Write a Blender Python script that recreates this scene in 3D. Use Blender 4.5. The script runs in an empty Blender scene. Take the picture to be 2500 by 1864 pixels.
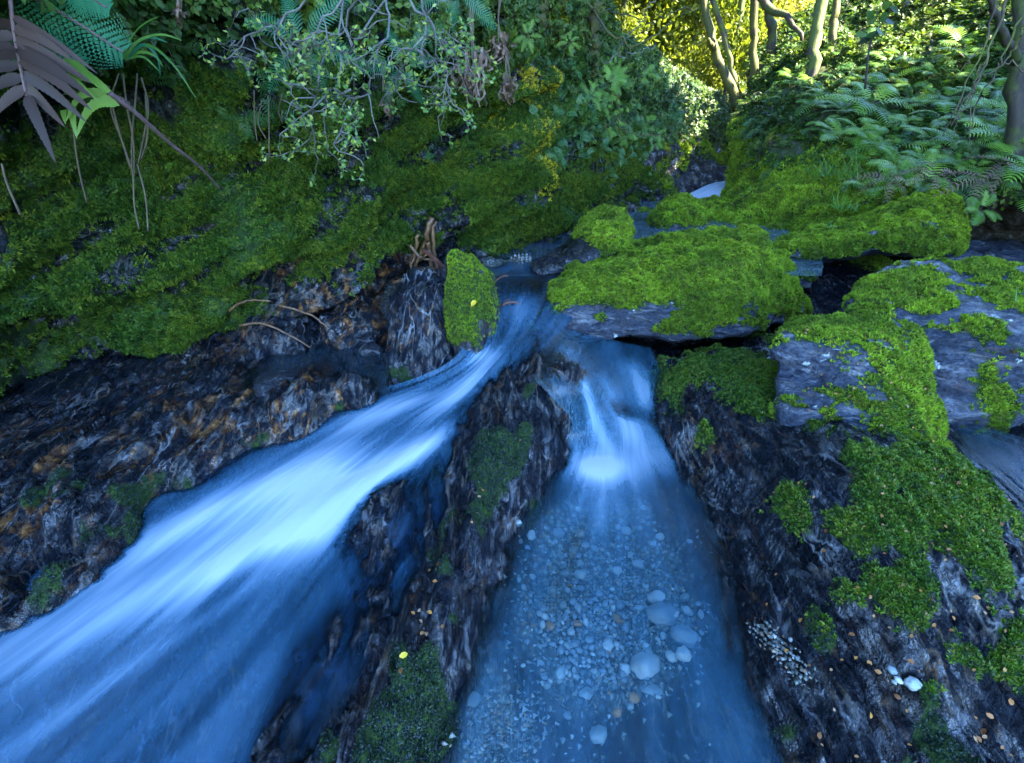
import bpy, math, random
import numpy as np
from mathutils import Vector, Matrix

# ------------------------------------------------------------------ camera, sky, sun, exposure
SC = bpy.context.scene
COL = SC.collection
rnd = random.Random(7)
rng = np.random.default_rng(11)
R = math.radians

F_PX, CX, CY = 1250.0, 1250.0, 932.0          # focal length and centre in photo pixels (2500 x 1864)
CAM = np.array([0.0, 0.0, 1.0])
PITCH = R(25.7)
cam_d = bpy.data.cameras.new('camera')
cam_d.sensor_width = 36.0
cam_d.lens = 36.0 * F_PX / 2500.0
cam_d.clip_start = 0.02
cam_d.clip_end = 600.0
cam = bpy.data.objects.new('camera', cam_d)
COL.objects.link(cam)
cam.location = CAM
cam.rotation_euler = (math.pi / 2 - PITCH, 0, 0)
SC.camera = cam

SUN_EL, SUN_AZ = 44.0, 112.0                    # azimuth measured from +Y towards +X
world = bpy.data.worlds.new("World")
SC.world = world
world.use_nodes = True
wn = world.node_tree.nodes
sky = wn.new('ShaderNodeTexSky')
sky.sky_type = 'NISHITA'
sky.sun_disc = False
sky.sun_elevation = R(SUN_EL)
sky.sun_rotation = R(SUN_AZ)
sky.altitude = 600
sky.air_density = 1.0
sky.dust_density = 0.0
sky.ozone_density = 7.0
bg = wn['Background']
bg.inputs['Strength'].default_value = 0.15
world.node_tree.links.new(sky.outputs[0], bg.inputs['Color'])

sun_d = bpy.data.lights.new('sun', 'SUN')
sun_d.energy = 5.0
sun_d.angle = R(0.5)
sun_d.color = (1.0, 0.86, 0.62)
sun = bpy.data.objects.new('sun', sun_d)
COL.objects.link(sun)
sv = Vector((math.sin(R(SUN_AZ)) * math.cos(R(SUN_EL)), math.cos(R(SUN_AZ)) * math.cos(R(SUN_EL)), math.sin(R(SUN_EL))))
sun.rotation_euler = sv.to_track_quat('Z', 'Y').to_euler()
sun.location = sv * 40

SC.view_settings.view_transform = 'Standard'
SC.view_settings.look = 'None'
SC.view_settings.gamma = 1.0
SC.view_settings.exposure = 4.15
SC.view_settings.use_curve_mapping = False
SC.render.engine = 'CYCLES'
cy = SC.cycles
cy.max_bounces = 6
cy.diffuse_bounces = 3
cy.glossy_bounces = 2
cy.transmission_bounces = 3
cy.transparent_max_bounces = 10
cy.caustics_reflective = False
cy.caustics_refractive = False
cy.sample_clamp_indirect = 4.0
cy.use_adaptive_sampling = True
cy.adaptive_threshold = 0.006
cy.use_denoising = True

# ------------------------------------------------------------------ geometry helpers
FW = np.array([0.0, math.cos(PITCH), -math.sin(PITCH)])
UP = np.array([0.0, math.sin(PITCH), math.cos(PITCH)])
RT = np.array([1.0, 0.0, 0.0])


def P(px, py, Y=None, z=None):
    """the world point seen at photo pixel (px, py), at distance Y along the ground or at height z"""
    d = FW + RT * (px - CX) / F_PX + UP * (CY - py) / F_PX
    t = (Y - CAM[1]) / d[1] if Y is not None else (z - CAM[2]) / d[2]
    return CAM + d * t


def to_px(co):
    v = np.asarray(co) - CAM
    dep = v @ FW
    return CX + F_PX * (v @ RT) / dep, CY - F_PX * (v @ UP) / dep, dep


_perm = np.random.default_rng(3).permutation(4096).astype(np.int64)
_grad = np.random.default_rng(4).normal(size=(4096, 3))
_grad /= np.linalg.norm(_grad, axis=1)[:, None]


def pnoise(p):
    p = np.asarray(p, dtype=np.float64)
    i = np.floor(p).astype(np.int64)
    f = p - i
    w = f * f * f * (f * (f * 6 - 15) + 10)
    out = np.zeros(len(p))
    for dx in (0, 1):
        hx = _perm[(i[:, 0] + dx) & 4095]
        wx = w[:, 0] if dx else 1 - w[:, 0]
        for dy in (0, 1):
            hy = _perm[(hx + i[:, 1] + dy) & 4095]
            wy = w[:, 1] if dy else 1 - w[:, 1]
            for dz in (0, 1):
                h = _perm[(hy + i[:, 2] + dz) & 4095]
                wz = w[:, 2] if dz else 1 - w[:, 2]
                g = _grad[h]
                out += wx * wy * wz * (g[:, 0] * (f[:, 0] - dx) + g[:, 1] * (f[:, 1] - dy) + g[:, 2] * (f[:, 2] - dz))
    return out * 1.7


def fbm(p, o=4, lac=2.1, gain=0.5):
    a, s, out = 1.0, 1.0, 0
    for k in range(o):
        out = out + a * pnoise(np.asarray(p) * s + 17.3 * k)
        a *= gain
        s *= lac
    return out


def sstep(a, b, x):
    t = np.clip((x - a) / (b - a), 0, 1)
    return t * t * (3 - 2 * t)


def strata(p, k=1.0):
    """foliated schist: thin ledges that run along the gully, folded by a slow warp"""
    p = np.asarray(p)
    wob = 0.05 * pnoise(p * 2.3 + 5) + 0.022 * pnoise(p * 6.1 + 9)
    q = p[:, 0] * 0.86 + p[:, 2] * 0.5 + wob * 1.4
    y = p[:, 1]
    s = 0
    a = 1.0
    for fq, fy in ((9, .5), (22, 1.3), (50, 3.0)):
        w = pnoise(np.stack([q * fq * .22, y * fy, p[:, 2] * fy], 1) + fq)
        ph = q * fq + 1.5 * w
        t = ph - np.floor(ph)
        saw = np.where(t < .8, t / .8, (1 - t) / .2)
        br = sstep(-.35, .35, pnoise(np.stack([q * fq * .4, y * fy * 2.2, p[:, 2] * fy], 1) + fq * 3))
        s = s + a * (2 * saw - .4) * (.35 + .65 * br)
        a *= 0.55
    return s * k


def mk_mesh(name, verts, faces, mats=None, fmat=None, smooth=True, attrs=None, uv=None):
    me = bpy.data.meshes.new(name)
    verts = np.asarray(verts, dtype=np.float32).reshape(-1, 3)
    if isinstance(faces, np.ndarray):
        k = faces.shape[1]
        nf = len(faces)
        loops = faces.reshape(-1).astype(np.int32)
        starts = np.arange(nf, dtype=np.int32) * k
    else:
        nf = len(faces)
        ln = np.array([len(f) for f in faces], dtype=np.int32)
        loops = np.fromiter((i for f in faces for i in f), dtype=np.int32, count=int(ln.sum()))
        starts = np.concatenate([[0], np.cumsum(ln)[:-1]]).astype(np.int32) if nf else np.zeros(0, np.int32)
    me.vertices.add(len(verts))
    me.vertices.foreach_set('co', verts.ravel())
    me.loops.add(len(loops))
    me.loops.foreach_set('vertex_index', loops)
    me.polygons.add(nf)
    me.polygons.foreach_set('loop_start', starts)
    me.update(calc_edges=True)
    if smooth:
        me.polygons.foreach_set('use_smooth', np.ones(nf, dtype=bool))
    for m in (mats or []):
        me.materials.append(m)
    if fmat is not None:
        me.polygons.foreach_set('material_index', np.asarray(fmat, dtype=np.int32))
    for k, v in (attrs or {}).items():
        a = me.attributes.new(k, 'FLOAT', 'POINT')
        a.data.foreach_set('value', np.asarray(v, dtype=np.float32).ravel())
    if uv is not None:
        l = me.uv_layers.new(name='UVMap')
        l.data.foreach_set('uv', np.asarray(uv, dtype=np.float32)[loops].ravel())
    me.validate()
    return me


def grid_faces(nv, nu):
    i = np.arange((nv - 1) * (nu - 1))
    r, c = i // (nu - 1), i % (nu - 1)
    a = r * nu + c
    return np.stack([a, a + 1, a + nu + 1, a + nu], 1)


def cr(a, n, axis):
    """Catmull-Rom resampling of a control array along one axis"""
    a = np.moveaxis(np.asarray(a, float), axis, 0)
    m = len(a)
    t = np.linspace(0, m - 1, n)
    i = np.minimum(t.astype(int), m - 2)
    f = (t - i).reshape((-1,) + (1,) * (a.ndim - 1))
    p1, p2 = a[i], a[i + 1]
    p0 = np.where((i == 0).reshape(f.shape), 2 * p1 - p2, a[np.maximum(i - 1, 0)])
    p3 = np.where((i == m - 2).reshape(f.shape), 2 * p2 - p1, a[np.minimum(i + 2, m - 1)])
    o = 0.5 * (2 * p1 + (p2 - p0) * f + (2 * p0 - 5 * p1 + 4 * p2 - p3) * f ** 2 + (3 * p1 - p0 - 3 * p2 + p3) * f ** 3)
    return np.moveaxis(o, 0, axis)


def g_normals(co):
    du = np.gradient(co, axis=1)
    dv = np.gradient(co, axis=0)
    n = np.cross(du, dv)
    return n / np.maximum(np.linalg.norm(n, axis=2, keepdims=True), 1e-9)


def props(o, label=None, cat=None, group=None, kind=None):
    if label: o['label'] = label
    if cat: o['category'] = cat
    if group: o['group'] = group
    if kind: o['kind'] = kind
    return o


def link(name, me, parent=None):
    o = bpy.data.objects.new(name, me)
    COL.objects.link(o)
    if parent is not None:
        o.parent = parent
        o.matrix_parent_inverse = Matrix.Translation(-Vector(parent.location))     # parts are modelled in place
    return o


def empty(name, loc=(0, 0, 0)):
    o = bpy.data.objects.new(name, None)
    o.empty_display_size = 0.05
    o.location = Vector([float(v) for v in loc])
    COL.objects.link(o)
    return o


class MB:
    """collects small pieces into one mesh"""
    def __init__(s):
        s.v, s.f, s.m = [], [], []

    def add(s, verts, faces, m=0):
        b = len(s.v)
        s.v.extend([tuple(map(float, p)) for p in verts])
        s.f.extend([tuple(i + b for i in f) for f in faces])
        s.m.extend([m] * len(faces))

    def tube(s, pts, rad, sides=5, m=0, cap=True):
        pts = [Vector([float(c) for c in p]) for p in pts]
        n = len(pts)
        if not hasattr(rad, '__len__'): rad = [rad] * n
        vs = []
        ref = Vector((0.31, 0.2, 0.93))
        for i, p in enumerate(pts):
            t = (pts[min(i + 1, n - 1)] - pts[max(i - 1, 0)])
            t = t.normalized() if t.length > 1e-9 else Vector((0, 0, 1))
            a = t.cross(ref)
            if a.length < 1e-3: a = t.cross(Vector((1, 0, 0)))
            a.normalize()
            b = t.cross(a)
            for k in range(sides):
                w = 2 * math.pi * k / sides
                vs.append(p + (a * math.cos(w) + b * math.sin(w)) * rad[i])
        fs = []
        for i in range(n - 1):
            for k in range(sides):
                k2 = (k + 1) % sides
                fs.append((i * sides + k, i * sides + k2, (i + 1) * sides + k2, (i + 1) * sides + k))
        if cap:
            fs.append(tuple(range(sides))[::-1])
            fs.append(tuple((n - 1) * sides + k for k in range(sides)))
        s.add(vs, fs, m)

    def blade(s, pts, width, nrm=(0, 0, 1), m=0, prof=None, fold=0.0, saw=0.0):
        """a leaf strip along pts; width profile prof(t)"""
        pts = [Vector([float(c) for c in p]) for p in pts]
        n = len(pts)
        nrm = Vector([float(c) for c in nrm])
        vs = []
        for i, p in enumerate(pts):
            t = (pts[min(i + 1, n - 1)] - pts[max(i - 1, 0)])
            t = t.normalized() if t.length > 1e-9 else Vector((0, 1, 0))
            a = t.cross(nrm)
            a = a.normalized() if a.length > 1e-6 else Vector((1, 0, 0))
            b = a.cross(t)
            u = i / (n - 1)
            w = width * (prof(u) if prof else math.sin(math.pi * min(max(u * 0.94 + 0.05, 0), 1)) ** 0.7)
            if saw and i % 2: w *= 1 - saw
            vs += [p - a * w - b * w * -fold, p, p + a * w - b * w * -fold]
        fs = []
        for i in range(n - 1):
            k = i * 3
            fs += [(k, k + 1, k + 4, k + 3), (k + 1, k + 2, k + 5, k + 4)]
        s.add(vs, fs, m)

    def leaf(s, p, d, nrm, l, w, m=0, fold=0.15):
        """one small pointed-oval leaf, four triangles"""
        p, d, nrm = Vector(p), Vector(d).normalized(), Vector(nrm)
        a = d.cross(nrm)
        a = a.normalized() if a.length > 1e-6 else Vector((1, 0, 0))
        b = a.cross(d)
        s.add([p, p + d * l * 0.5 + a * w * 0.5 + b * fold * w, p + d * l, p + d * l * 0.5 - a * w * 0.5 + b * fold * w, p + d * l * 0.55],
              [(0, 1, 4), (1, 2, 4), (2, 3, 4), (3, 0, 4)], m)

    def mesh(s, name, mats, smooth=True):
        return mk_mesh(name, s.v, s.f, mats, s.m, smooth)


def bez(pts, n):
    return cr(np.array([[float(c) for c in p] for p in pts]), n, 0)


# ------------------------------------------------------------------ materials
class NT:
    def __init__(s, name):
        s.mat = bpy.data.materials.new(name)
        s.mat.use_nodes = True
        s.t = s.mat.node_tree
        s.t.nodes.clear()
        s.out = s.t.nodes.new('ShaderNodeOutputMaterial')

    def n(s, typ, ins=None, **kw):
        nd = s.t.nodes.new(typ)
        for k, v in kw.items(): setattr(nd, k, v)
        for k, v in (ins or {}).items(): s.set(nd.inputs[k], v)
        return nd

    def set(s, sock, v):
        if isinstance(v, bpy.types.NodeSocket): s.t.links.new(v, sock)
        else:
            if sock.type == 'RGBA' and len(v) == 3: v = (*v, 1)
            sock.default_value = v

    def obj(s):
        return s.n('ShaderNodeTexCoord').outputs['Object']

    def mapping(s, vec, scale=(1, 1, 1), rot=(0, 0, 0), loc=(0, 0, 0)):
        return s.n('ShaderNodeMapping', {'Vector': vec, 'Scale': scale, 'Rotation': rot, 'Location': loc}).outputs[0]

    def noise(s, vec, scale=5.0, detail=3.0, rough=0.55, dist=0.0):
        return s.n('ShaderNodeTexNoise', {'Vector': vec, 'Scale': scale, 'Detail': detail, 'Roughness': rough, 'Distortion': dist}).outputs['Fac']

    def ramp(s, fac, stops, interp='LINEAR'):
        nd = s.n('ShaderNodeValToRGB', {'Fac': fac})
        r = nd.color_ramp
        r.interpolation = interp
        while len(r.elements) > 1: r.elements.remove(r.elements[-1])
        for i, (p, c) in enumerate(stops):
            e = r.elements[0] if i == 0 else r.elements.new(p)
            e.position = p
            if not hasattr(c, '__len__'): c = (c, c, c)
            e.color = (*c, 1) if len(c) == 3 else c
        return nd.outputs['Color']

    def mix(s, fac, a, b, mode='MIX'):
        nd = s.n('ShaderNodeMix', data_type='RGBA', blend_type=mode)
        s.set(nd.inputs[0], fac); s.set(nd.inputs[6], a); s.set(nd.inputs[7], b)
        return nd.outputs[2]

    def math(s, op, a, b=0.0, clamp=False):
        nd = s.n('ShaderNodeMath', operation=op)
        nd.use_clamp = clamp
        s.set(nd.inputs[0], a); s.set(nd.inputs[1], b)
        return nd.outputs[0]

    def attr(s, name):
        return s.n('ShaderNodeAttribute', attribute_name=name).outputs['Fac']

    def bump(s, h, strength=0.5, dist=0.01, normal=None):
        ins = {'Height': h, 'Strength': strength, 'Distance': dist}
        if normal is not None: ins['Normal'] = normal
        return s.n('ShaderNodeBump', ins).outputs[0]

    def done(s, sh):
        s.t.links.new(sh, s.out.inputs['Surface'])
        return s.mat


def mat_rock(name, dark=(0.002, 0.003, 0.0045), mid=(0.0065, 0.009, 0.0135), light=(0.024, 0.031, 0.045), rough=(0.06, 0.30), vein=1.0, stain_all=0.0,
             stretch=(13, 1.6, 7), lichen=0.0):
    t = NT(name)
    o = t.obj()
    v1 = t.mapping(o, stretch, (0, R(30), 0))
    n1 = t.noise(v1, 1.0, 7, 0.66, 0.45)
    base = t.ramp(n1, [(0.3, dark), (0.5, mid), (0.66, mid), (0.8, light)])
    fine = t.noise(o, 90, 4, 0.6)
    base = t.mix(0.7, base, t.ramp(fine, [(0.3, 0.25), (0.7, 1.9)]), 'MULTIPLY')
    # folded quartz veins
    v2 = t.mapping(o, (stretch[0] * 0.9, stretch[1] * 1.2, stretch[2] * 0.9), (0, R(34), R(4)))
    n2 = t.noise(v2, 1.0, 3.5, 0.5, 0.9)
    d = t.math('ABSOLUTE', t.math('SUBTRACT', n2, 0.52))
    line = t.ramp(d, [(0.0, 1.0), (0.012, 0.7), (0.03, 0.0)])
    brk = t.ramp(t.noise(o, 5.5, 3, 0.6), [(0.42, 0.0), (0.6, 1.0)])
    vcol = t.ramp(t.noise(o, 9, 2), [(0.34, (0.12, 0.06, 0.022)), (0.46, (0.17, 0.14, 0.10)), (0.62, (0.24, 0.26, 0.28))])
    base = t.mix(t.math('MULTIPLY', t.math('MULTIPLY', line, brk), vein * 0.6), base, vcol)
    n3 = t.noise(t.mapping(o, (stretch[0] * 2.6, stretch[1] * 2.2, stretch[2] * 2.6), (0, R(34), R(-6))), 1.0, 4, 0.5, 0.8)
    l3 = t.ramp(t.math('ABSOLUTE', t.math('SUBTRACT', n3, 0.5)), [(0.0, 1.0), (0.016, 0.6), (0.034, 0.0)])
    b3 = t.ramp(t.noise(o, 7, 3, 0.6), [(0.46, 0.0), (0.62, 1.0)])
    base = t.mix(t.math('MULTIPLY', t.math('MULTIPLY', l3, b3), vein * 0.5), base, t.ramp(t.noise(o, 13, 2), [(0.38, (0.15, 0.07, 0.025)), (0.48, (0.06, 0.075, 0.10))]))
    gr = t.attr('gravel')
    vo = t.n('ShaderNodeTexVoronoi', {'Vector': o, 'Scale': 62.0, 'Randomness': 1.0})
    gcol = t.ramp(t.n('ShaderNodeSeparateColor', {'Color': vo.outputs['Color']}).outputs[0], [(0.0, (0.10, 0.13, 0.12)), (0.4, (0.20, 0.25, 0.23)), (0.7, (0.30, 0.35, 0.32)), (0.88, (0.32, 0.22, 0.13)), (1.0, (0.5, 0.52, 0.5))])
    gcol = t.mix(t.ramp(vo.outputs['Distance'], [(0.25, 0.0), (0.6, 0.75)]), gcol, (0.03, 0.04, 0.045))
    base = t.mix(gr, base, gcol)
    # rust stain
    st = t.math('ADD', t.attr('stain'), stain_all)
    ns = t.noise(t.mapping(o, (16, 4.5, 12), (0, R(25), R(-12))), 1.0, 5, 0.6, 1.4)
    ms = t.math('MULTIPLY', t.ramp(ns, [(0.52, 0.0), (0.63, 1.0)]), st, True)
    scol = t.ramp(t.noise(o, 26, 4, 0.65), [(0.3, (0.012, 0.006, 0.003)), (0.46, (0.08, 0.032, 0.009)), (0.60, (0.30, 0.135, 0.040)), (0.76, (0.40, 0.28, 0.16))])
    base = t.mix(t.math('MULTIPLY', ms, 0.75), base, scol)
    if lichen:
        nl = t.ramp(t.noise(o, 11, 5, 0.65), [(0.64, 0.0), (0.67, 1.0)])
        base = t.mix(t.math('MULTIPLY', nl, lichen), base, (0.42, 0.47, 0.45))
    # algae and moss soil
    mo = t.attr('moss')
    mcol = t.ramp(t.noise(o, 60, 3), [(0.3, (0.008, 0.02, 0.006)), (0.7, (0.03, 0.06, 0.012))])
    mm = t.ramp(mo, [(0.12, 0.0), (0.5, 1.0)])
    base = t.mix(mm, base, mcol)
    rg = t.ramp(t.noise(o, 22, 4, 0.6), [(0.3, rough[0]), (0.72, rough[1])])
    rg = t.mix(mm, rg, (0.85, 0.85, 0.85))
    h = t.math('ADD', t.math('MULTIPLY', n1, 1.0), t.math('MULTIPLY', fine, 0.16))
    h = t.math('ADD', h, t.math('MULTIPLY', t.noise(t.mapping(o, (stretch[0] * 4, stretch[1] * 4, stretch[2] * 4), (0, R(30), 0)), 1.0, 4, 0.6, 0.8), 0.42))
    bp = t.bump(h, 1.0, 0.034)
    b = t.n('ShaderNodeBsdfPrincipled', {'Base Color': base, 'Roughness': rg, 'Normal': bp})
    # a thin film of water stands on some faces and not on others
    wet = t.ramp(t.noise(t.mapping(o, (stretch[0] * 2.2, stretch[1] * 4, stretch[2] * 2.2), (0, R(30), 0)), 1.0, 4, 0.65, 0.6), [(0.45, 0.04), (0.53, 0.25), (0.61, 1.0)])
    t.set(b.inputs['Specular IOR Level'], t.mix(mm, wet, (0.15, 0.15, 0.15)))
    t.set(b.inputs['Coat Weight'], t.math('MULTIPLY', t.math('MULTIPLY', wet, 0.8), t.math('SUBTRACT', 1.0, mm), True))
    b.inputs['Coat IOR'].default_value = 1.5
    t.set(b.inputs['Coat Tint'], (0.9, 0.95, 1.0))
    b.inputs['Coat Roughness'].default_value = 0.10
    t.set(b.inputs['Coat Normal'], bp)
    return t.done(b.outputs[0])


def mat_leaf(name, cols, rough=0.45, trans=0.35, patch=None, spec=0.35, pscale=3.0):
    """cols: dark..light colours picked per instance; patch: slow colour drift over the ground"""
    t = NT(name)
    r = t.n('ShaderNodeObjectInfo').outputs['Random']
    k = len(cols)
    base = t.ramp(r, [(i / max(k - 1, 1), c) for i, c in enumerate(cols)])
    if patch:
        pos = t.n('ShaderNodeNewGeometry').outputs['Position']
        base = t.mix(t.ramp(t.noise(pos, pscale, 3, 0.6), [(0.4, 0.0), (0.62, 1.0)]), base, t.mix(1.0, base, patch, 'MULTIPLY'))
    d = t.n('ShaderNodeBsdfPrincipled', {'Base Color': base, 'Roughness': rough})
    d.inputs['Specular IOR Level'].default_value = spec
    tl = t.n('ShaderNodeBsdfTranslucent', {'Color': t.mix(1.0, base, (1.3, 1.25, 0.5), 'MULTIPLY')})
    m = t.n('ShaderNodeMixShader')
    t.set(m.inputs[0], trans); t.set(m.inputs[1], d.outputs[0]); t.set(m.inputs[2], tl.outputs[0])
    return t.done(m.outputs[0])


def mat_bark(name, c1, c2, moss=0.0, mcol=(0.10, 0.12, 0.015), rough=0.75):
    t = NT(name)
    o = t.obj()
    n = t.noise(t.mapping(o, (20, 20, 4)), 1.5, 5, 0.6, 0.5)
    base = t.ramp(n, [(0.3, c1), (0.7, c2)])
    if moss:
        nm = t.ramp(t.noise(o, 6, 4, 0.6), [(0.62 - 0.35 * moss, 0.0), (0.72 - 0.35 * moss, 1.0)])
        base = t.mix(nm, base, t.mix(t.noise(o, 40, 2), mcol, (mcol[0] * 0.35, mcol[1] * 0.4, mcol[2] * 0.4)))
    b = t.n('ShaderNodeBsdfPrincipled', {'Base Color': base, 'Roughness': rough, 'Normal': t.bump(n, 0.8, 0.01)})
    return t.done(b.outputs[0])


def mat_water(name, tint=(0.35, 0.62, 0.88), su=22.0, sv=1.7, rough=0.14, veil=(0.62, 0.78, 0.95), wave=1.0, shine=1.0):
    t = NT(name)
    uv = t.n('ShaderNodeTexCoord').outputs['UV']
    f = t.attr('foam')
    s1 = t.noise(t.mapping(uv, (su, sv, 1)), 1.0, 4, 0.55, 0.35)
    s2 = t.noise(t.mapping(uv, (su * 2.4, sv * 2.2, 1)), 1.0, 4, 0.6, 0.5)
    st = t.math('ADD', t.math('MULTIPLY', s1, 1.1), t.math('MULTIPLY', s2, 0.8))      # about 0.95 on average
    k = t.math('SUBTRACT', t.math('MULTIPLY', st, 2.5), 1.4)
    k = t.math('ADD', t.math('MULTIPLY', k, t.math('SUBTRACT', 1.0, t.math('MULTIPLY', f, 0.75, True))), t.math('MULTIPLY', f, 0.72, True))
    k = t.math('MAXIMUM', k, 0.0)
    # streaks matter where the foam is thin, the thick core is smooth
    a = t.math('MULTIPLY', f, t.math('ADD', k, t.math('MULTIPLY', f, 0.35)), True)
    dep = t.attr('depth')
    a = t.math('MULTIPLY', t.math('MINIMUM', a, 0.9), t.ramp(dep, [(0.0, 0.0), (0.30, 1.0)]))
    hb = t.bump(t.math('ADD', s1, t.math('MULTIPLY', s2, 0.4)), 0.22 * wave, 0.02)
    tr = t.n('ShaderNodeBsdfTransparent', {'Color': tint})
    gl = t.n('ShaderNodeBsdfGlossy', {'Color': (1, 1, 1), 'Roughness': rough, 'Normal': hb})
    fr = t.n('ShaderNodeFresnel', {'IOR': 1.34, 'Normal': hb})
    m1 = t.n('ShaderNodeMixShader')
    t.set(m1.inputs[0], t.math('MULTIPLY', fr.outputs[0], shine)); t.set(m1.inputs[1], tr.outputs[0]); t.set(m1.inputs[2], gl.outputs[0])
    fc = t.ramp(a, [(0.05, veil), (0.45, tuple(.5 * v + .25 for v in veil)), (0.9, (0.40, 0.46, 0.58))])
    df = t.n('ShaderNodeBsdfDiffuse', {'Color': fc, 'Normal': hb})
    m2 = t.n('ShaderNodeMixShader')
    t.set(m2.inputs[0], a); t.set(m2.inputs[1], m1.outputs[0]); t.set(m2.inputs[2], df.outputs[0])
    clear = t.n('ShaderNodeBsdfTransparent', {'Color': (1, 1, 1)})
    m3 = t.n('ShaderNodeMixShader')          # the sheet thins out to nothing where it runs up on the rock
    t.set(m3.inputs[0], t.ramp(dep, [(0.0, 0.0), (0.10, 1.0)])); t.set(m3.inputs[1], clear.outputs[0]); t.set(m3.inputs[2], m2.outputs[0])
    return t.done(m3.outputs[0])


def mat_plain(name, c1, c2, scale=30, rough=0.6, spec=0.4, bump=0.3):
    t = NT(name)
    o = t.obj()
    n = t.noise(o, scale, 4, 0.6)
    rn = t.n('ShaderNodeObjectInfo').outputs['Random']
    base = t.mix(n, c1, c2)
    base = t.mix(0.6, base, t.ramp(rn, [(0, 0.6), (1, 1.35)]), 'MULTIPLY')
    b = t.n('ShaderNodeBsdfPrincipled', {'Base Color': base, 'Roughness': rough, 'Normal': t.bump(n, bump, 0.004)})
    b.inputs['Specular IOR Level'].default_value = spec
    return t.done(b.outputs[0])


M = {}
M['bedrock'] = mat_rock('wet_schist', stretch=(16, 2.6, 9))
M['wallrock'] = mat_rock('wall_schist', mid=(0.004, 0.006, 0.008), light=(0.016, 0.021, 0.028), stretch=(10, 3.0, 9), vein=0.5)
M['slate'] = mat_rock('slate_boulder', dark=(0.009, 0.012, 0.018), mid=(0.034, 0.042, 0.060), light=(0.10, 0.115, 0.145), rough=(0.18, 0.5), vein=0.6, stretch=(4, 3.5, 16), lichen=0.8)
M['dark_slate'] = mat_rock('dark_slate', dark=(0.006, 0.007, 0.009), mid=(0.022, 0.025, 0.031), light=(0.08, 0.085, 0.10), vein=0.8, stretch=(9, 3, 5))
M['veined'] = mat_rock('veined_dark_schist', mid=(0.007, 0.010, 0.016), light=(0.03, 0.038, 0.055), vein=1.5, stain_all=-.1, stretch=(16, 3, 6))
M['rust_rock'] = mat_rock('rusty_schist', vein=1.0, stain_all=0.8, stretch=(10, 4, 9))
M['soil'] = mat_rock('bank_soil', dark=(0.012, 0.010, 0.006), mid=(0.03, 0.024, 0.014), light=(0.06, 0.045, 0.028), rough=(0.6, 0.9), vein=0.0, stretch=(5, 5, 5))

M['moss_bright'] = mat_leaf('bright_moss', [(0.07, 0.13, 0.004), (0.16, 0.27, 0.008), (0.24, 0.38, 0.014), (0.33, 0.47, 0.03), (0.12, 0.09, 0.02)], 0.7, 0.35, (0.50, 0.55, 0.7), pscale=6)
M['moss_olive'] = mat_leaf('olive_moss', [(0.010, 0.026, 0.002), (0.035, 0.07, 0.004), (0.075, 0.12, 0.007), (0.15, 0.18, 0.015)], 0.7, 0.25, (0.40, 0.65, 0.75), pscale=3, spec=.2)
M['moss_dark'] = mat_leaf('dark_wet_moss', [(0.003, 0.012, 0.009), (0.006, 0.024, 0.015), (0.014, 0.042, 0.022)], 0.35, 0.15, (0.7, 0.8, 1.3), pscale=7, spec=0.6)
M['moss_mid'] = mat_leaf('slope_moss', [(0.016, 0.045, 0.004), (0.06, 0.13, 0.006), (0.11, 0.20, 0.010), (0.16, 0.18, 0.02)], 0.5, 0.25, (0.6, 0.75, 0.9), pscale=6)
M['wort'] = mat_leaf('liverwort', [(0.008, 0.03, 0.003), (0.024, 0.065, 0.005), (0.05, 0.11, 0.008), (0.09, 0.11, 0.010)], 0.6, 0.25, (0.6, 0.75, 0.8), pscale=3, spec=.2)
M['bush'] = mat_leaf('bush_leaf', [(0.012, 0.036, 0.005), (0.034, 0.08, 0.010), (0.065, 0.125, 0.015), (0.12, 0.18, 0.022)], 0.5, 0.4, (0.7, 0.85, 1.3), pscale=2)
M['pale_bush'] = mat_leaf('pale_bush_leaf', [(0.02, 0.055, 0.012), (0.045, 0.095, 0.02), (0.07, 0.12, 0.03)], 0.4, 0.4)
M['fern'] = mat_leaf('fern_leaf', [(0.06, 0.16, 0.018), (0.13, 0.28, 0.032), (0.22, 0.38, 0.065)], 0.35, 0.35)
M['fern_hang'] = mat_leaf('hanging_fern_leaf', [(0.03, 0.10, 0.03), (0.06, 0.16, 0.05), (0.09, 0.20, 0.06)], 0.4, 0.4)
M['fern_teal'] = mat_leaf('teal_fern_leaf', [(0.02, 0.12, 0.055), (0.035, 0.17, 0.08)], 0.4, 0.35)
M['fern_lime'] = mat_leaf('lime_fern_leaf', [(0.14, 0.26, 0.04), (0.18, 0.30, 0.05)], 0.45, 0.4)
M['fern_dead'] = mat_leaf('dead_fern_leaf', [(0.016, 0.008, 0.006), (0.030, 0.015, 0.011), (0.050, 0.027, 0.019)], 0.6, 0.15)
M['dead_leaf'] = mat_leaf('withered_leaf', [(0.07, 0.04, 0.028), (0.16, 0.10, 0.07), (0.25, 0.17, 0.13)], 0.7, 0.1)
M['grass'] = mat_leaf('grass_blade', [(0.05, 0.15, 0.02), (0.09, 0.22, 0.03), (0.14, 0.26, 0.06)], 0.4, 0.4)
M['forest'] = mat_leaf('forest_leaf', [(0.06, 0.10, 0.015), (0.13, 0.16, 0.02), (0.20, 0.21, 0.035), (0.26, 0.24, 0.07)], 0.4, 0.5, (0.7, 0.9, 0.9), pscale=0.6)
M['gold'] = mat_leaf('sun_gold_moss', [(0.22, 0.20, 0.008), (0.36, 0.31, 0.010), (0.48, 0.40, 0.02)], 0.7, 0.3)
M['fallen'] = mat_leaf('fallen_leaf', [(0.14, 0.05, 0.015), (0.36, 0.15, 0.04), (0.30, 0.19, 0.11), (0.42, 0.18, 0.03)], 0.5, 0.1)
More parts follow.
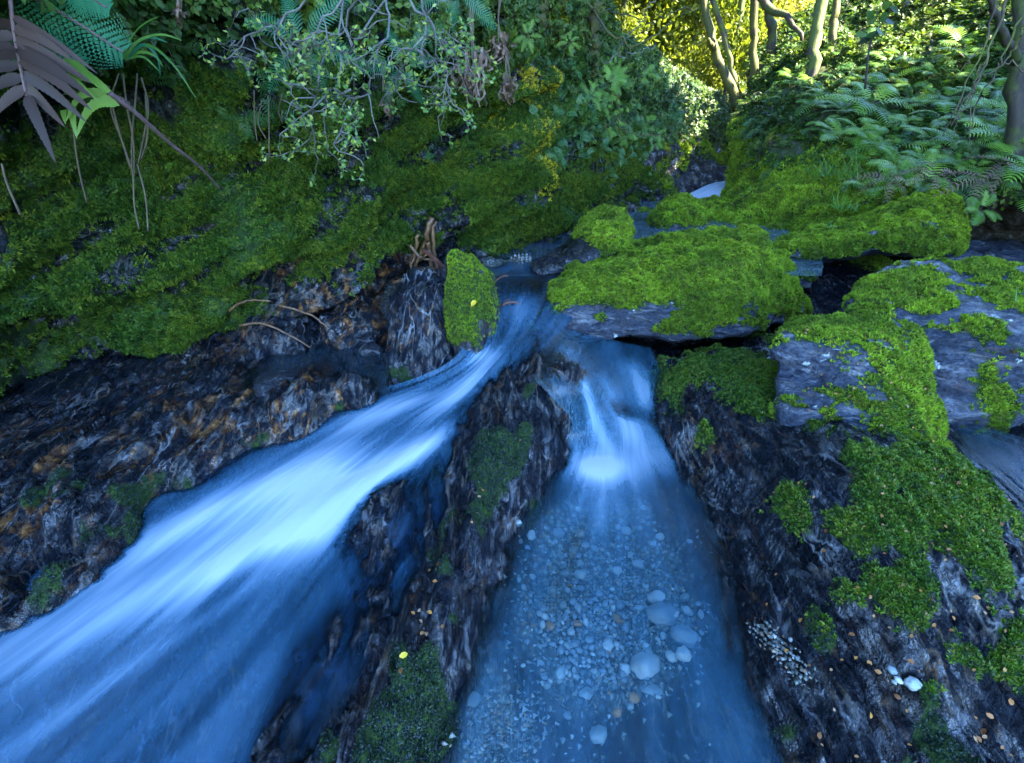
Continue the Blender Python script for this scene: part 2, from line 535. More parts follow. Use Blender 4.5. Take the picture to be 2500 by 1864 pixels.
M['yellow_leaf'] = mat_leaf('yellow_leaf', [(0.55, 0.36, 0.02), (0.6, 0.42, 0.03)], 0.4, 0.2)
M['bark'] = mat_bark('forest_bark', (0.02, 0.016, 0.012), (0.075, 0.06, 0.042), 0.55)
M['bark_moss'] = mat_bark('mossy_bark', (0.010, 0.008, 0.005), (0.03, 0.024, 0.014), .8, (0.065, 0.065, 0.006))
M['bark_pale'] = mat_bark('pale_bark', (0.010, 0.008, 0.007), (0.05, 0.042, 0.036), 0.6, (0.08, 0.11, 0.015))
M['bark_dark'] = mat_bark('dark_bark', (0.01, 0.008, 0.007), (0.04, 0.03, 0.024), 0.35, (0.05, 0.07, 0.01))
M['twig'] = mat_bark('grey_twig', (0.05, 0.05, 0.045), (0.15, 0.15, 0.135))
M['root'] = mat_bark('wet_root', (0.03, 0.014, 0.007), (0.17, 0.085, 0.035), 0, rough=0.35)
M['vine'] = mat_bark('brown_vine', (0.035, 0.025, 0.015), (0.12, 0.09, 0.05))
M['stick'] = mat_bark('red_stick', (0.05, 0.018, 0.012), (0.16, 0.07, 0.05), rough=0.3)
M['stem_dead'] = mat_bark('dead_stem', (0.05, 0.025, 0.025), (0.12, 0.07, 0.07))
M['chute'] = mat_water('chute_water', (0.42, 0.64, 0.88), 11, 1.2, 0.30, veil=(0.09, 0.40, 0.72))
M['pool'] = mat_water('pool_water', (0.80, 0.95, 0.98), 8, 1.4, 0.30, (0.08, 0.42, 0.72))
M['still'] = mat_water('still_water', (0.55, 0.68, 0.76), 5, 14, 0.10, veil=(.2, .36, .5), wave=0.6, shine=1.0)
M['peb_white'] = mat_plain('white_quartz', (0.30, 0.33, 0.33), (0.58, 0.60, 0.58), 40, 0.4)
M['peb_grey'] = mat_plain('grey_pebble', (0.15, 0.19, 0.20), (0.36, 0.41, 0.40), 60, 0.4)
M['peb_blue'] = mat_plain('blue_slate_pebble', (0.12, 0.17, 0.20), (0.24, 0.29, 0.31), 60, 0.4)
M['peb_rust'] = mat_plain('rust_pebble', (0.25, 0.10, 0.03), (0.42, 0.22, 0.09), 50, 0.4)
_g = NT('fine_gravel')
_gc = _g.ramp(_g.n('ShaderNodeNewGeometry').outputs['Random Per Island'], [(0, (.05, .065, .065)), (.35, (.13, .16, .15)), (.6, (.24, .28, .26)), (.8, (.28, .19, .11)), (.9, (.36, .38, .36)), (1, (.55, .56, .54))])
M['gravel'] = _g.done(_g.n('ShaderNodeBsdfPrincipled', {'Base Color': _gc, 'Roughness': .6}).outputs[0])


# ------------------------------------------------------------------ scatter by geometry nodes (moss, undergrowth, gravel: stuff)
def proto(name, mb, mats):
    return bpy.data.objects.new(name, mb.mesh(name, mats))      # never linked: only a source for the cover


def scatter_group(name, protos, dens, attr, smin, smax, up, seed, pw=1.0):
    g = bpy.data.node_groups.new(name, 'GeometryNodeTree')
    g.interface.new_socket('Geometry', in_out='INPUT', socket_type='NodeSocketGeometry')
    g.interface.new_socket('Geometry', in_out='OUTPUT', socket_type='NodeSocketGeometry')
    N, L = g.nodes, g.links
    gi, go = N.new('NodeGroupInput'), N.new('NodeGroupOutput')
    d = N.new('GeometryNodeDistributePointsOnFaces')
    d.distribute_method = 'RANDOM'
    d.inputs['Seed'].default_value = seed
    na = N.new('GeometryNodeInputNamedAttribute')
    na.data_type = 'FLOAT'
    na.inputs['Name'].default_value = attr
    mu = N.new('ShaderNodeMath'); mu.operation = 'MULTIPLY'
    mu.inputs[1].default_value = dens
    L.new(na.outputs['Attribute'], mu.inputs[0])
    L.new(gi.outputs[0], d.inputs['Mesh'])
    L.new(mu.outputs[0], d.inputs['Density'])
    jn = N.new('GeometryNodeJoinGeometry')
    for o in protos:
        oi = N.new('GeometryNodeObjectInfo')
        oi.inputs['Object'].default_value = o
        oi.inputs['As Instance'].default_value = True
        L.new(oi.outputs['Geometry'], jn.inputs[0])
    ip = N.new('GeometryNodeInstanceOnPoints')
    ip.inputs['Pick Instance'].default_value = True
    L.new(d.outputs['Points'], ip.inputs['Points'])
    L.new(jn.outputs[0], ip.inputs['Instance'])
    va = N.new('ShaderNodeVectorMath'); va.operation = 'ADD'
    va.inputs[1].default_value = up
    L.new(d.outputs['Normal'], va.inputs[0])
    rv0 = N.new('FunctionNodeRandomValue'); rv0.data_type = 'FLOAT_VECTOR'
    rv0.inputs[0].default_value = (-0.35, -0.35, -0.35); rv0.inputs[1].default_value = (0.35, 0.35, 0.35)
    rv0.inputs['Seed'].default_value = seed + 5
    vb = N.new('ShaderNodeVectorMath'); vb.operation = 'ADD'
    L.new(va.outputs[0], vb.inputs[0]); L.new(rv0.outputs[0], vb.inputs[1])
    al = N.new('FunctionNodeAlignRotationToVector')
    al.axis = 'Z'
    L.new(vb.outputs[0], al.inputs['Vector'])
    rr = N.new('FunctionNodeRotateRotation')
    rr.rotation_space = 'LOCAL'
    rz = N.new('FunctionNodeRandomValue'); rz.data_type = 'FLOAT_VECTOR'
    rz.inputs[0].default_value = (0, 0, 0); rz.inputs[1].default_value = (0, 0, 6.283)
    rz.inputs['Seed'].default_value = seed + 1
    er = N.new('FunctionNodeEulerToRotation')
    L.new(rz.outputs[0], er.inputs[0])
    L.new(al.outputs[0], rr.inputs[0]); L.new(er.outputs[0], rr.inputs[1])
    L.new(rr.outputs[0], ip.inputs['Rotation'])
    rs = N.new('FunctionNodeRandomValue'); rs.data_type = 'FLOAT'
    fl = [s for s in rs.inputs if s.type == 'VALUE']
    fl[0].default_value = smin; fl[1].default_value = smax
    rs.inputs['Seed'].default_value = seed + 2
    ro = [s for s in rs.outputs if s.type == 'VALUE'][0]
    L.new(ro, ip.inputs['Scale'])
    L.new(ip.outputs[0], go.inputs[0])
    return g


def scatter(name, me, protos, dens, attr, smin, smax, up=(0, 0, 0.4), seed=1, parent=None, label=None):
    o = link(name, me, parent)
    md = o.modifiers.new('cover', 'NODES')
    md.node_group = scatter_group(name + '_cover', protos, dens, attr, smin, smax, up, seed)
    props(o, label, kind='stuff')
    if label and parent is None: o['category'] = name.replace('_', ' ')
    return o


def tuft_protos(name, mat, n=14, lo=0.35, k=3, wd=0.13):
    out = []
    for j in range(k):
        mb = MB()
        for i in range(n):
            a = rnd.uniform(0, 6.283)
            e = rnd.uniform(lo, 1.35)
            l = rnd.uniform(0.55, 1.0)
            d = Vector((math.cos(a) * math.cos(e), math.sin(a) * math.cos(e), math.sin(e)))
            b = Vector((rnd.uniform(-.3, .3), rnd.uniform(-.3, .3), -0.1))
            mb.leaf(b, d, (rnd.uniform(-.5, .5), rnd.uniform(-.5, .5), 1), l, wd * 2 * rnd.uniform(0.7, 1.2))
        out.append(proto(name, mb, [mat]))
    return out


def wort_protos(name, mat, n=9, k=3, spread=0.55):
    out = []
    for j in range(k):
        mb = MB()
        for i in range(n):
            a = rnd.uniform(0, 6.283)
            e = rnd.uniform(-0.35, 0.5)
            d = Vector((math.cos(a) * math.cos(e), math.sin(a) * math.cos(e), math.sin(e)))
            b = Vector((rnd.uniform(-spread, spread), rnd.uniform(-spread, spread), rnd.uniform(0, .35)))
            mb.leaf(b, d, (rnd.uniform(-.3, .3), rnd.uniform(-.3, .3), 1), rnd.uniform(.5, .8), rnd.uniform(.38, .6))
        out.append(proto(name, mb, [mat]))
    return out


def sprig_protos(name, mat, smat, n=16, k=3, leaf=(0.16, 0.24), w=0.6):
    out = []
    for j in range(k):
        mb = MB()
        for s in range(3):
            a = rnd.uniform(0, 6.283)
            e = rnd.uniform(0.3, 1.2)
            d = Vector((math.cos(a) * math.cos(e), math.sin(a) * math.cos(e), math.sin(e)))
            side = d.cross(Vector((0, 0, 1))).normalized()
            pts = [d * (0.9 * u) + Vector((0, 0, -0.25 * u * u)) for u in (0, .33, .66, 1)]
            mb.tube(pts, [0.012, 0.010, 0.008, 0.004], 3, 1, cap=False)
            for i in range(n):
                u = rnd.uniform(.1, 1)
                p = d * (0.9 * u) + Vector((0, 0, -0.25 * u * u))
                dd = (side * rnd.choice((-1, 1)) + d * rnd.uniform(0, 1) + Vector((rnd.uniform(-.5, .5),) * 3)).normalized()
                l = rnd.uniform(*leaf)
                mb.leaf(p, dd, (rnd.uniform(-.6, .6), rnd.uniform(-.6, .6), 1), l, l * w)
        out.append(proto(name, mb, [mat, smat]))
    return out


def fernlet_protos(name, mat, k=2, nf=4, droop=0.7, e0=0.7):
    out = []
    for j in range(k):
        mb = MB()
        for s in range(nf):
            a = rnd.uniform(0, 6.283)
            h = Vector((math.cos(a), math.sin(a), 0))
            side = Vector((-math.sin(a), math.cos(a), 0))
            def at(u): return h * (u * math.cos(e0)) + Vector((0, 0, u * math.sin(e0) - droop * u * u))
            for i in range(9):
                u = 0.15 + 0.85 * i / 8
                w = 0.22 * math.sin(math.pi * (0.12 + 0.85 * u)) + 0.02
                t = (at(u + .05) - at(u - .05)).normalized()
                for sg in (-1, 1):
                    mb.leaf(at(u), side * sg + t * 0.5, side.cross(t) * 1.0, w, 0.055, fold=0)
        out.append(proto(name, mb, [mat]))
    return out


def grass_protos(name, mat, n=16, k=2, droop=0.8):
    out = []
    for j in range(k):
        mb = MB()
        for i in range(n):
            a = rnd.uniform(0, 6.283)
            e = rnd.uniform(0.6, 1.35)
            h = Vector((math.cos(a), math.sin(a), 0))
            l = rnd.uniform(.6, 1.1)
            pts = [h * (l * u * math.cos(e)) + Vector((0, 0, l * (u * math.sin(e) - droop * u * u * math.cos(e)))) for u in (0, .25, .5, .75, 1)]
            mb.blade(pts, 0.018, h + Vector((0, 0, .6)), prof=lambda u: 1 - u * 0.92)
        out.append(proto(name, mb, [mat]))
    return out


T_BRIGHT = tuft_protos('bright_moss_tuft', M['moss_bright'], 16, 0.3)
T_OLIVE = tuft_protos('olive_moss_tuft', M['moss_olive'], 16, 0.2)
T_DARK = tuft_protos('dark_moss_tuft', M['moss_dark'], 12, 0.1)
T_MID = tuft_protos('slope_moss_tuft', M['moss_mid'], 13, 0.15, wd=0.15)
T_SUN_GOLD = tuft_protos('sun_gold_tuft', M['gold'], 12, 0.1)
T_WORT = wort_protos('liverwort_rosette', M['wort'])
T_BUSH = sprig_protos('bush_sprig', M['bush'], M['vine'])
T_PALE = sprig_protos('pale_sprig', M['pale_bush'], M['twig'], 12, leaf=(0.12, 0.2))
T_FERN = fernlet_protos('small_fern', M['fern_hang'])
T_GRASS = grass_protos('grass_tuft', M['grass'])


# ------------------------------------------------------------------ structure: ground, bedrock, banks
def stream_x(y):
    return np.interp(y, [-20, 0, 2, 4, 6, 9, 14, 30, 80], [-3, -.4, .1, .9, 2.3, 3.2, 4.5, 9, 22])


def ground_z(x, y):
    d = x - stream_x(y)
    base = np.interp(y, [-30, 0, 3, 5, 7, 10, 20, 60, 160], [-2.2, -.75, -.3, -.1, .25, .75, 2.2, 9, 30])
    left = 0.95 * np.maximum(-d - 1.9, 0) - 0.35 * np.maximum(-d - 6, 0)
    right = 0.62 * np.maximum(d - 2.3, 0) - 0.1 * np.maximum(d - 30, 0)
    wide = np.where(y < 0, np.clip(1 + y / 14, 0.25, 1), 1)
    return base + np.minimum(left, 16) * wide + np.minimum(right, 34) * wide


def build_ground():
    gx = np.sign(np.linspace(-1, 1, 141)) * np.abs(np.linspace(-1, 1, 141)) ** 2.2 * 170
    gy = -40 + 240 * np.linspace(0, 1, 150) ** 1.6
    X, Y = np.meshgrid(gx, gy)
    Z = ground_z(X, Y)
    p = np.stack([X.ravel(), Y.ravel(), np.zeros(X.size)], 1)
    dd = np.abs(X - stream_x(Y)).ravel()
    Z = Z.ravel() + 0.25 * fbm(p * 0.35, 3) * sstep(2.5, 6, dd)
    v = np.stack([X.ravel(), Y.ravel(), Z], 1)
    cover = sstep(2.5, 5, dd) * (np.abs(v[:, 0]) < 45) * (v[:, 1] < 60)
    me = mk_mesh('ground', v, grid_faces(150, 141), [M['soil']], attrs={'moss': 0.5 * np.ones(len(v)), 'cover': cover})
    o = link('ground', me)
    props(o, 'dark forest floor rising away on both sides of the gully', kind='structure')
    return me


ground_me = build_ground()

# bedrock control points: photo pixel, height, moss, rust stain
BED = [
    # shelf on the left
    (-500, 1900, .02, .3, .4), (-300, 1700, .05, .3, .5), (0, 1500, .035, .6, .2), (-150, 1300, .12, .1, .8), (0, 1400, .07, .5, .5), (0, 1290, .11, .0, .9), (0, 1150, .14, 0, .8),
    (150, 1250, .12, .2, .8), (215, 1190, .135, 1., .2), (250, 1280, .09, 1., .1), (120, 1410, .07, .9, .2), (200, 1370, .05, .6, .2), (300, 1080, .15, .0, 1), (330, 1200, .10, .3, .6),
    (450, 1080, .13, 0, 1), (550, 1010, .16, 0, .9), (440, 1180, .075, .6, .2), (330, 1270, .055, .7, .1), (560, 1110, .10, .3, .5), (620, 1085, .10, .7, .2), (700, 1010, .17, 0, 1), (780, 960, .19, 0, 1),
    (850, 945, .20, 0, .9), (840, 990, .14, .3, .5), (720, 1060, .11, .2, .5), (100, 1120, .15, 0, .6), (-150, 1150, .15, 0, .4),
    # channel behind the shelf
    (500, 975, .19, 0, .4), (560, 905, .20, 0, .4), (610, 935, .165, 0, .5), (700, 890, .13, 0, .6), (800, 850, .15, 0, .5), (900, 870, .14, 0, .4), (900, 940, .12, 0, .3), (940, 980, .12, 0, .2), (860, 820, .19, 0, .6),
    (250, 1010, .13, 0, .3), (0, 1075, .11, 0, .3), (-250, 1100, .10, 0, .1), (300, 950, .14, 0, .1), (550, 850, .22, 0, .2), (700, 800, .26, 0, .3), (-400, 1000, .1, 0, 0),
    # bed under the left chute
    (750, 1250, -.09, 0, .3), (500, 1400, -.10, 0, .3), (250, 1560, -.11, 0, .3), (0, 1720, -.13, 0, .3), (300, 1860, -.16, 0, .4), (-200, 1900, -.16, 0, .3), (560, 1760, -.12, 0, .5), (690, 1500, -.06, 0, .3),
    (480, 1600, -.06, 0, .9), (950, 1090, .02, 0, .4), (1060, 985, .08, 0, .3), (1160, 930, .13, 0, .4), (1240, 860, .20, 0, .6), (850, 1110, .01, 0, .3), (1000, 1010, .07, 0, .3), (640, 1200, -.03, 0, .2),
    (1050, 1060, .06, 0, .7), (1130, 990, .12, 0, .6), (600, 1950, -.12, 0, .4), (400, 1300, -.05, 0, .2), (150, 1480, -.07, 0, .2),
    # film covered rock left of the ridge
    (930, 1220, .10, .2, .4), (960, 1200, .10, .2, .4), (890, 1300, .075, .1, .4), (1000, 1260, .07, .1, .5), (860, 1400, .030, .0, .5), (1000, 1420, .045, 0, .5), (900, 1500, .032, 0, .5), (760, 1560, .014, .1, .4),
    (840, 1680, .016, 0, .5), (690, 1720, .002, .3, .2), (620, 1840, -.004, .3, .2), (740, 1830, -.002, 0, .5), (560, 1950, -.04, .2, .2), (930, 1380, .042, 0, .5), (780, 1750, -.002, 0, .5),
    # centre ridge
    (1235, 930, .22, 0, .3), (1300, 940, .225, .1, .2), (1260, 990, .205, .3, .2), (1200, 1080, .17, .8, .2), (1290, 1050, .165, .5, .2), (1180, 1180, .125, .9, .1), (1260, 1180, .085, .8, .1), (1150, 1280, .105, .6, .3), (1340, 1100, .09, .4, .2),
    (1230, 1270, .045, .8, .1), (1110, 1400, .09, .3, .5), (1170, 1400, .045, .7, .1), (1060, 1540, .075, .2, .5), (1130, 1530, .032, .7, .1), (1000, 1650, .065, .7, .2), (1060, 1680, .03, .9, .0), (930, 1770, .055, .6, .2), (1000, 1790, .022, 1., 0),
    (860, 1900, .045, .8, 0), (970, 1900, .015, 1., 0), (780, 2000, .03, .5, 0),
    (1385, 1040, .08, .2, .3), (1350, 1165, .012, .3, .2), (1290, 1250, .006, .4, .1), (1225, 1340, .002, .5, .1), (1190, 1450, .0, .4, .1), (1172, 1550, -.002, .3, 0), (1120, 1690, -.008, .5, 0), (1060, 1850, -.014, .5, 0), (1000, 2000, -.02, .5, 0),
    (1260, 1420, -.04, .1, .2), (1300, 1320, -.04, .1, .2), (1240, 1560, -.05, .1, .2), (1180, 1720, -.05, .1, .2),
    (1150, 1000, .16, .1, .4), (1105, 1130, .10, .3, .4), (1085, 1230, .08, .4, .3), (1055, 1320, .07, .2, .4), (985, 1460, .058, .1, .4), (905, 1610, .048, .3, .3), (810, 1770, .032, .3, .2), (710, 1880, .018, .2, .2),
    # right fall and pool
    (1395, 890, .24, 0, 1), (1370, 920, .235, 0, 1), (1430, 925, .195, .0, 1), (1300, 870, .245, 0, .6), (1340, 835, .235, 0, .4), (1290, 830, .235, 0, .4), (1455, 980, .105, 0, .5), (1420, 990, .13, 0, .5), (1510, 950, .085, 0, .3), (1560, 1000, .04, 0, .3), (1520, 1060, .02, 0, .3),
    (1430, 1070, .0, 0, .3), (1480, 880, .14, 0, .2), (1560, 880, .11, 0, .2), (1495, 1045, .035, 0, .2), (1440, 1020, .06, 0, .4), (1480, 1130, -.1, 0, .2),
    (1400, 1250, -.07, 0, .2), (1340, 1400, -.10, 0, .2), (1290, 1600, -.10, 0, .3), (1240, 1800, -.10, 0, .2), (1500, 1220, -.11, 0, .2), (1550, 1400, -.12, 0, .1), (1560, 1560, -.12, 0, .1), (1580, 1650, -.12, 0, .1), (1650, 1800, -.12, 0, .3), (1480, 1950, -.14, 0, .3),
    (1680, 1350, -.07, 0, .4), (1720, 1500, -.06, 0, .5), (1760, 1700, -.06, 0, .5), (1820, 1900, -.07, 0, .4), (1610, 1150, -.06, 0, .4), (1250, 1500, -.05, 0, .3), (1450, 1500, -.12, 0, .1),
    # upper pool
    (1300, 745, .20, 0, .4), (1290, 700, .25, 0, .3), (1240, 650, .28, 0, .3), (1450, 640, .28, 0, .2), (1560, 570, .29, 0, .1), (1650, 545, .30, 0, .1), (1350, 770, .19, 0, .4), (1240, 790, .19, 0, .5), (1200, 640, .36, 0, .3),
    (1270, 625, .365, 0, .2), (1360, 600, .33, 0, .2), (1420, 600, .32, 0, .2), (1130, 620, .40, 0, .3), (1600, 520, .33, 0, 0), (1800, 545, .36, .5, 0),
    # right bank of bedrock
    (1500, 815, .06, 0, .1), (1700, 840, .06, .2, .1), (1600, 850, .06, 0, 0), (1820, 830, .12, .5, .1), (1610, 925, .10, .9, 0), (1680, 890, .17, .9, 0), (1740, 950, .20, .7, .2), (1620, 960, .12, .8, .1), (1590, 1010, .06, 0, .6),
    (1645, 1130, .01, 0, .8), (1702, 1210, .005, 0, .7), (1752, 1310, .0, 0, .6), (1795, 1440, .0, 0, .6), (1830, 1590, -.005, 0, .6), (1882, 1750, -.012, .1, .5), (1925, 1864, -.018, .1, .5), (1990, 2000, -.02, .1, .4),
    (1660, 1040, .12, .0, .9), (1720, 1000, .17, .2, .8), (1790, 980, .22, .8, .1), (1720, 1110, .10, .2, .7), (1800, 1120, .15, .4, .3), (1840, 1230, .12, .2, .4), (1880, 1350, .09, .2, .4), (1900, 1450, .075, .1, .6), (1950, 1560, .07, .1, .6), (1980, 1680, .055, .1, .5), (2040, 1820, .04, .3, .3),
    (2120, 1950, .03, .3, .3), (1920, 1100, .24, .1, .1), (2000, 1130, .28, .25, .1), (1900, 1200, .19, .6, .1), (2000, 1280, .21, .5, 0), (2060, 1420, .17, .45, 0), (2100, 1180, .30, .7, 0), (2200, 1280, .27, .75, 0), (2320, 1250, .275, .8, 0), (2220, 1450, .21, .6, 0),
    (2120, 1580, .115, .3, .3), (2150, 1700, .085, .1, .4), (2200, 1600, .14, .5, .2), (2250, 1800, .075, .5, .2), (2330, 1700, .12, .2, .1), (2400, 1400, .24, .7, 0), (2400, 1560, .18, .65, 0), (2460, 1750, .11, .5, .1), (2560, 1850, .09, .7, 0), (2300, 1950, .05, .5, 0), (2700, 2000, .08, .5, 0),
    (2430, 1210, .25, .8, 0), (2480, 1290, .20, .5, 0), (2530, 1450, .17, .5, 0), (2350, 1120, .20, .4, 0), (2450, 1180, .10, 0, .2), (2560, 1290, .08, 0, .2), (2600, 1200, .10, 0, .2), (2380, 1100, .10, 0, .2), (2700, 1500, .1, .3, 0), (2620, 1120, .16, .2, 0), (2800, 1300, .16, .3, 0),
    (2000, 770, .12, .1, .1), (1990, 740, .12, .0, .1), (2100, 720, .14, 0, .1), (2350, 640, .22, 0, .1), (2500, 620, .28, 0, .1), (2000, 700, .17, 0, .1), (2200, 660, .18, 0, 0), (2150, 900, .15, 0, 0), (2400, 900, .15, 0, 0), (2250, 1000, .2, 0, 0), (2700, 700, .3, 0, 0), (2900, 900, .25, 0, 0),
]
BED = np.array(BED, float)
bed_xy = np.array([P(r[0], r[1], z=r[2])[:2] for r in BED])
extra = [(-3.0, 1.0, .1, 0, 0), (-3.0, 2.5, .1, 0, 0), (-2, 3, .2, 0, 0), (-1, 4, .25, 0, 0), (0, 5, .3, 0, 0), (1.6, 6.2, .3, 0, 0), (2.6, 6.0, .4, 0, 0), (4.5, 4, .4, 0, 0), (4, 2, .3, 0, 0), (3, .6, .15, 0, 0), (2, .1, .05, 0, 0), (-2, .1, -.05, 0, 0), (0, .05, -.08, 0, 0), (-1, .05, -.15, 0, 0)]
bed_pts = np.concatenate([bed_xy, np.array([e[:2] for e in extra])])
bed_val = np.concatenate([BED[:, 2:5], np.array([e[2:5] for e in extra])])


def rbf_fit(pts, val, c=0.035, smooth=1e-4):
    d = np.sqrt(((pts[:, None] - pts[None]) ** 2).sum(2) + c * c)
    n = len(pts)
    A = np.zeros((n + 1, n + 1))
    A[:n, :n] = -d - np.eye(n) * smooth
    A[:n, n] = 1
    A[n, :n] = 1
    w = np.linalg.solve(A, np.concatenate([val, np.zeros((1, val.shape[1]))]))
    def ev(q):
        out = []
        for ch in np.array_split(q, max(1, len(q) // 20000)):
            dd = np.sqrt(((ch[:, None] - pts[None]) ** 2).sum(2) + c * c)
            out.append(-dd @ w[:n] + w[n])
        return np.concatenate(out)
    return ev


bed_fn = rbf_fit(bed_pts, bed_val)


def build_bedrock():
    nv, nu = 430, 520
    t = np.linspace(0, 1, nv)
    yy = 0.12 + 5.9 * t ** 1.75
    aa = np.linspace(-1.4, 1.9, nu)
    A, Y = np.meshgrid(aa, yy)
    X = A * (0.42 + 1.0 * Y)
    q = np.stack([X.ravel(), Y.ravel()], 1)
    val = bed_fn(q)
    z, moss, stain = val[:, 0], val[:, 1], val[:, 2]
    p3 = np.stack([q[:, 0], q[:, 1], z], 1)
    st = strata(p3)
    stain = np.clip(stain * np.where(q[:, 0] < -.42, 1.6, .38), 0, 1)
    near = 1 - 0.5 * sstep(2, 4, q[:, 1])
    z = z + 0.019 * (st - 0.35) * near * (0.75 + 0.5 * stain) + 0.008 * fbm(p3 * np.array([7, 3, 7]), 4) + 0.0035 * fbm(p3 * 30, 3)
    moss = moss * np.where(q[:, 0] < .28, .72, 1.0)
    tn = fbm(p3 * np.array([5.5, 1.9, 5.5]) + 61, 3) * 3.2
    fr_ = tn - np.floor(tn)
    z = z + 0.017 * near * (np.floor(tn) + sstep(.80, 1.0, fr_) - 0.75 * tn)          # broken slabs
    ck = np.abs(pnoise(np.stack([q[:, 0] * 3.2 + 2.0 * q[:, 1], q[:, 1] * 7.5 - 1.5 * q[:, 0], z * 4], 1)))
    z = z - 0.007 * near * (1 - sstep(.0, .045, ck))                                   # cross joints
    mn = moss + 0.55 * fbm(p3 * np.array([9, 6, 9]) + 3, 4) - 0.12
    m = sstep(0.38, 0.62, mn) * (moss > 0.05)
    z = z + m * (0.006 + 0.012 * np.clip(fbm(p3 * 16 + 40, 3) + 0.4, 0, 1))
    v = np.stack([q[:, 0], q[:, 1], z], 1)
    gx, gy, _ = to_px(p3)
    gravel = np.clip(sstep(1.0, .55, ((gx - 1470) / 230) ** 2 + ((gy - 1480) / 300) ** 2 + .35 * fbm(p3 * 6 + 77, 3)) * sstep(.0, -.05, z) * (q[:, 1] < 1.6) + sstep(1., .6, np.hypot((gx - 1180) / 130, (gy - 1800) / 190) + .4 * fbm(p3 * 7 + 7, 3)) * sstep(-.02, -.05, z) * (q[:, 1] < 1), 0, 1)
    gravel = gravel + (1 - gravel) * sstep(2.3, 2.5, q[:, 1]) * sstep(1.25, 1.05, q[:, 0]) * .6
    right = q[:, 0] > 0.28
    # brightness of the growth: the drier hump on the right is green, the spray zone dark
    green = m * right * sstep(0.09, 0.17, z)
    darkm = m * (1 - np.where(right, sstep(0.09, 0.17, z), 0))
    me = mk_mesh('streambed', v, grid_faces(nv, nu), [M['bedrock']], attrs={'moss': m, 'stain': stain, 'green': green, 'dark': darkm, 'gravel': gravel})
    o = link('streambed', me)
    props(o, 'wet folded schist bedrock under and beside the stream', kind='structure')
    return me, v.reshape(nv, nu, 3)


bed_me, bed_grid = build_bedrock()
scatter('moss', bed_me, T_MID, 26000, 'green', 0.007, 0.014, (0, 0, .6), 3, label='green moss cushions covering the drier hump of bedrock on the right')
scatter('moss', bed_me, T_DARK, 30000, 'dark', 0.004, 0.008, (0, 0, .4), 4, label='dark wet moss on the rock in the spray beside the stream')


def patch(rows, nu, nv):
    """rows of (px, py, Y) or ('w', x, y, z) control points -> smooth grid of world points"""
    ctl = np.array([[P(c[0], c[1], c[2]) if c[0] != 'w' else np.array(c[1:], float) for c in row] for row in rows])
    return cr(cr(ctl, nv, 0), nu, 1)


# --- left wall of the gully
LW_PX = [-420, -180, 0, 250, 500, 750, 950, 1100, 1230, 1340, 1430, 1500, 1550, 1590]
LW_Y = [1.35, 1.5, 1.66, 1.82, 1.98, 2.18, 2.42, 2.72, 3.05, 3.5, 4.0, 4.6, 5.2, 5.9]
LW_BASE = [1180, 1100, 1050, 965, 885, 805, 730, 680, 640, 600, 565, 540, 525, 515]


def lw_row(pys, dys):
    return [(px, py, Y + dy) for px, Y, py, dy in zip(LW_PX, LW_Y, pys, dys)]


lw_rows = [
    [(px, py + 60, Y - .02) for px, Y, py in zip(LW_PX, LW_Y, LW_BASE)],
    lw_row(LW_BASE, [.20, .22, .22, .22, .18, .10, .04, 0, 0, 0, 0, 0, 0, 0]),
    lw_row([900, 860, 820, 760, 700, 650, 610, 590, 560, 530, 510, 490, 470, 460], [.02, .03, .04, .05, .06, .06, .05, .03, .03, .04, .02, .0, .0, .0]),
    lw_row([700, 680, 640, 590, 540, 500, 480, 470, 450, 430, 420, 410, 400, 390], [.05, .06, .07, .08, .07, .06, .05, .03, .0, .02, .04, .1, .1, .1]),
    lw_row([480, 460, 430, 400, 370, 345, 330, 330, 330, 320, 310, 310, 320, 330], [.12, .14, .17, .19, .19, .19, .20, .18, .08, .18, .2, .25, .2, .2]),
    lw_row([330, 310, 290, 270, 260, 255, 250, 245, 240, 235, 230, 240, 250, 270], [.0, .02, .06, .09, .10, .11, .18, .20, .08, .30, .34, .3, .2, .3]),
    lw_row([190, 170, 150, 130, 120, 110, 110, 110, 110, 120, 140, 175, 205, 235], [-.16, -.14, -.10, -.08, -.08, -.07, -.05, -.04, -.04, .26, .36, .4, .4, .6]),
    lw_row([0, -10, -20, -30, -40, -40, -40, -40, -30, 50, 100, 145, 185, 220], [-.24, -.22, -.18, -.16, -.14, -.12, -.08, -.06, .04, .5, .7, .8, .9, 1.1]),
    lw_row([-300, -300, -300, -300, -280, -260, -250, -240, -200, -30, 60, 115, 165, 205], [-.20, -.16, -.10, -.04, .0, .05, .1, .24, .5, 1.1, 1.3, 1.5, 1.7, 2.0]),
]
top = [P(*c) for c in lw_rows[-1]]
lw_rows.append([('w', t[0] - 0.9, t[1] + 0.7, t[2] + (.35 if i < 8 else -.15)) for i, t in enumerate(top)])
lw_rows.append([('w', t[0] - 2.2, t[1] + 1.6, t[2] + (.8 if i < 8 else -.5)) for i, t in enumerate(top)])


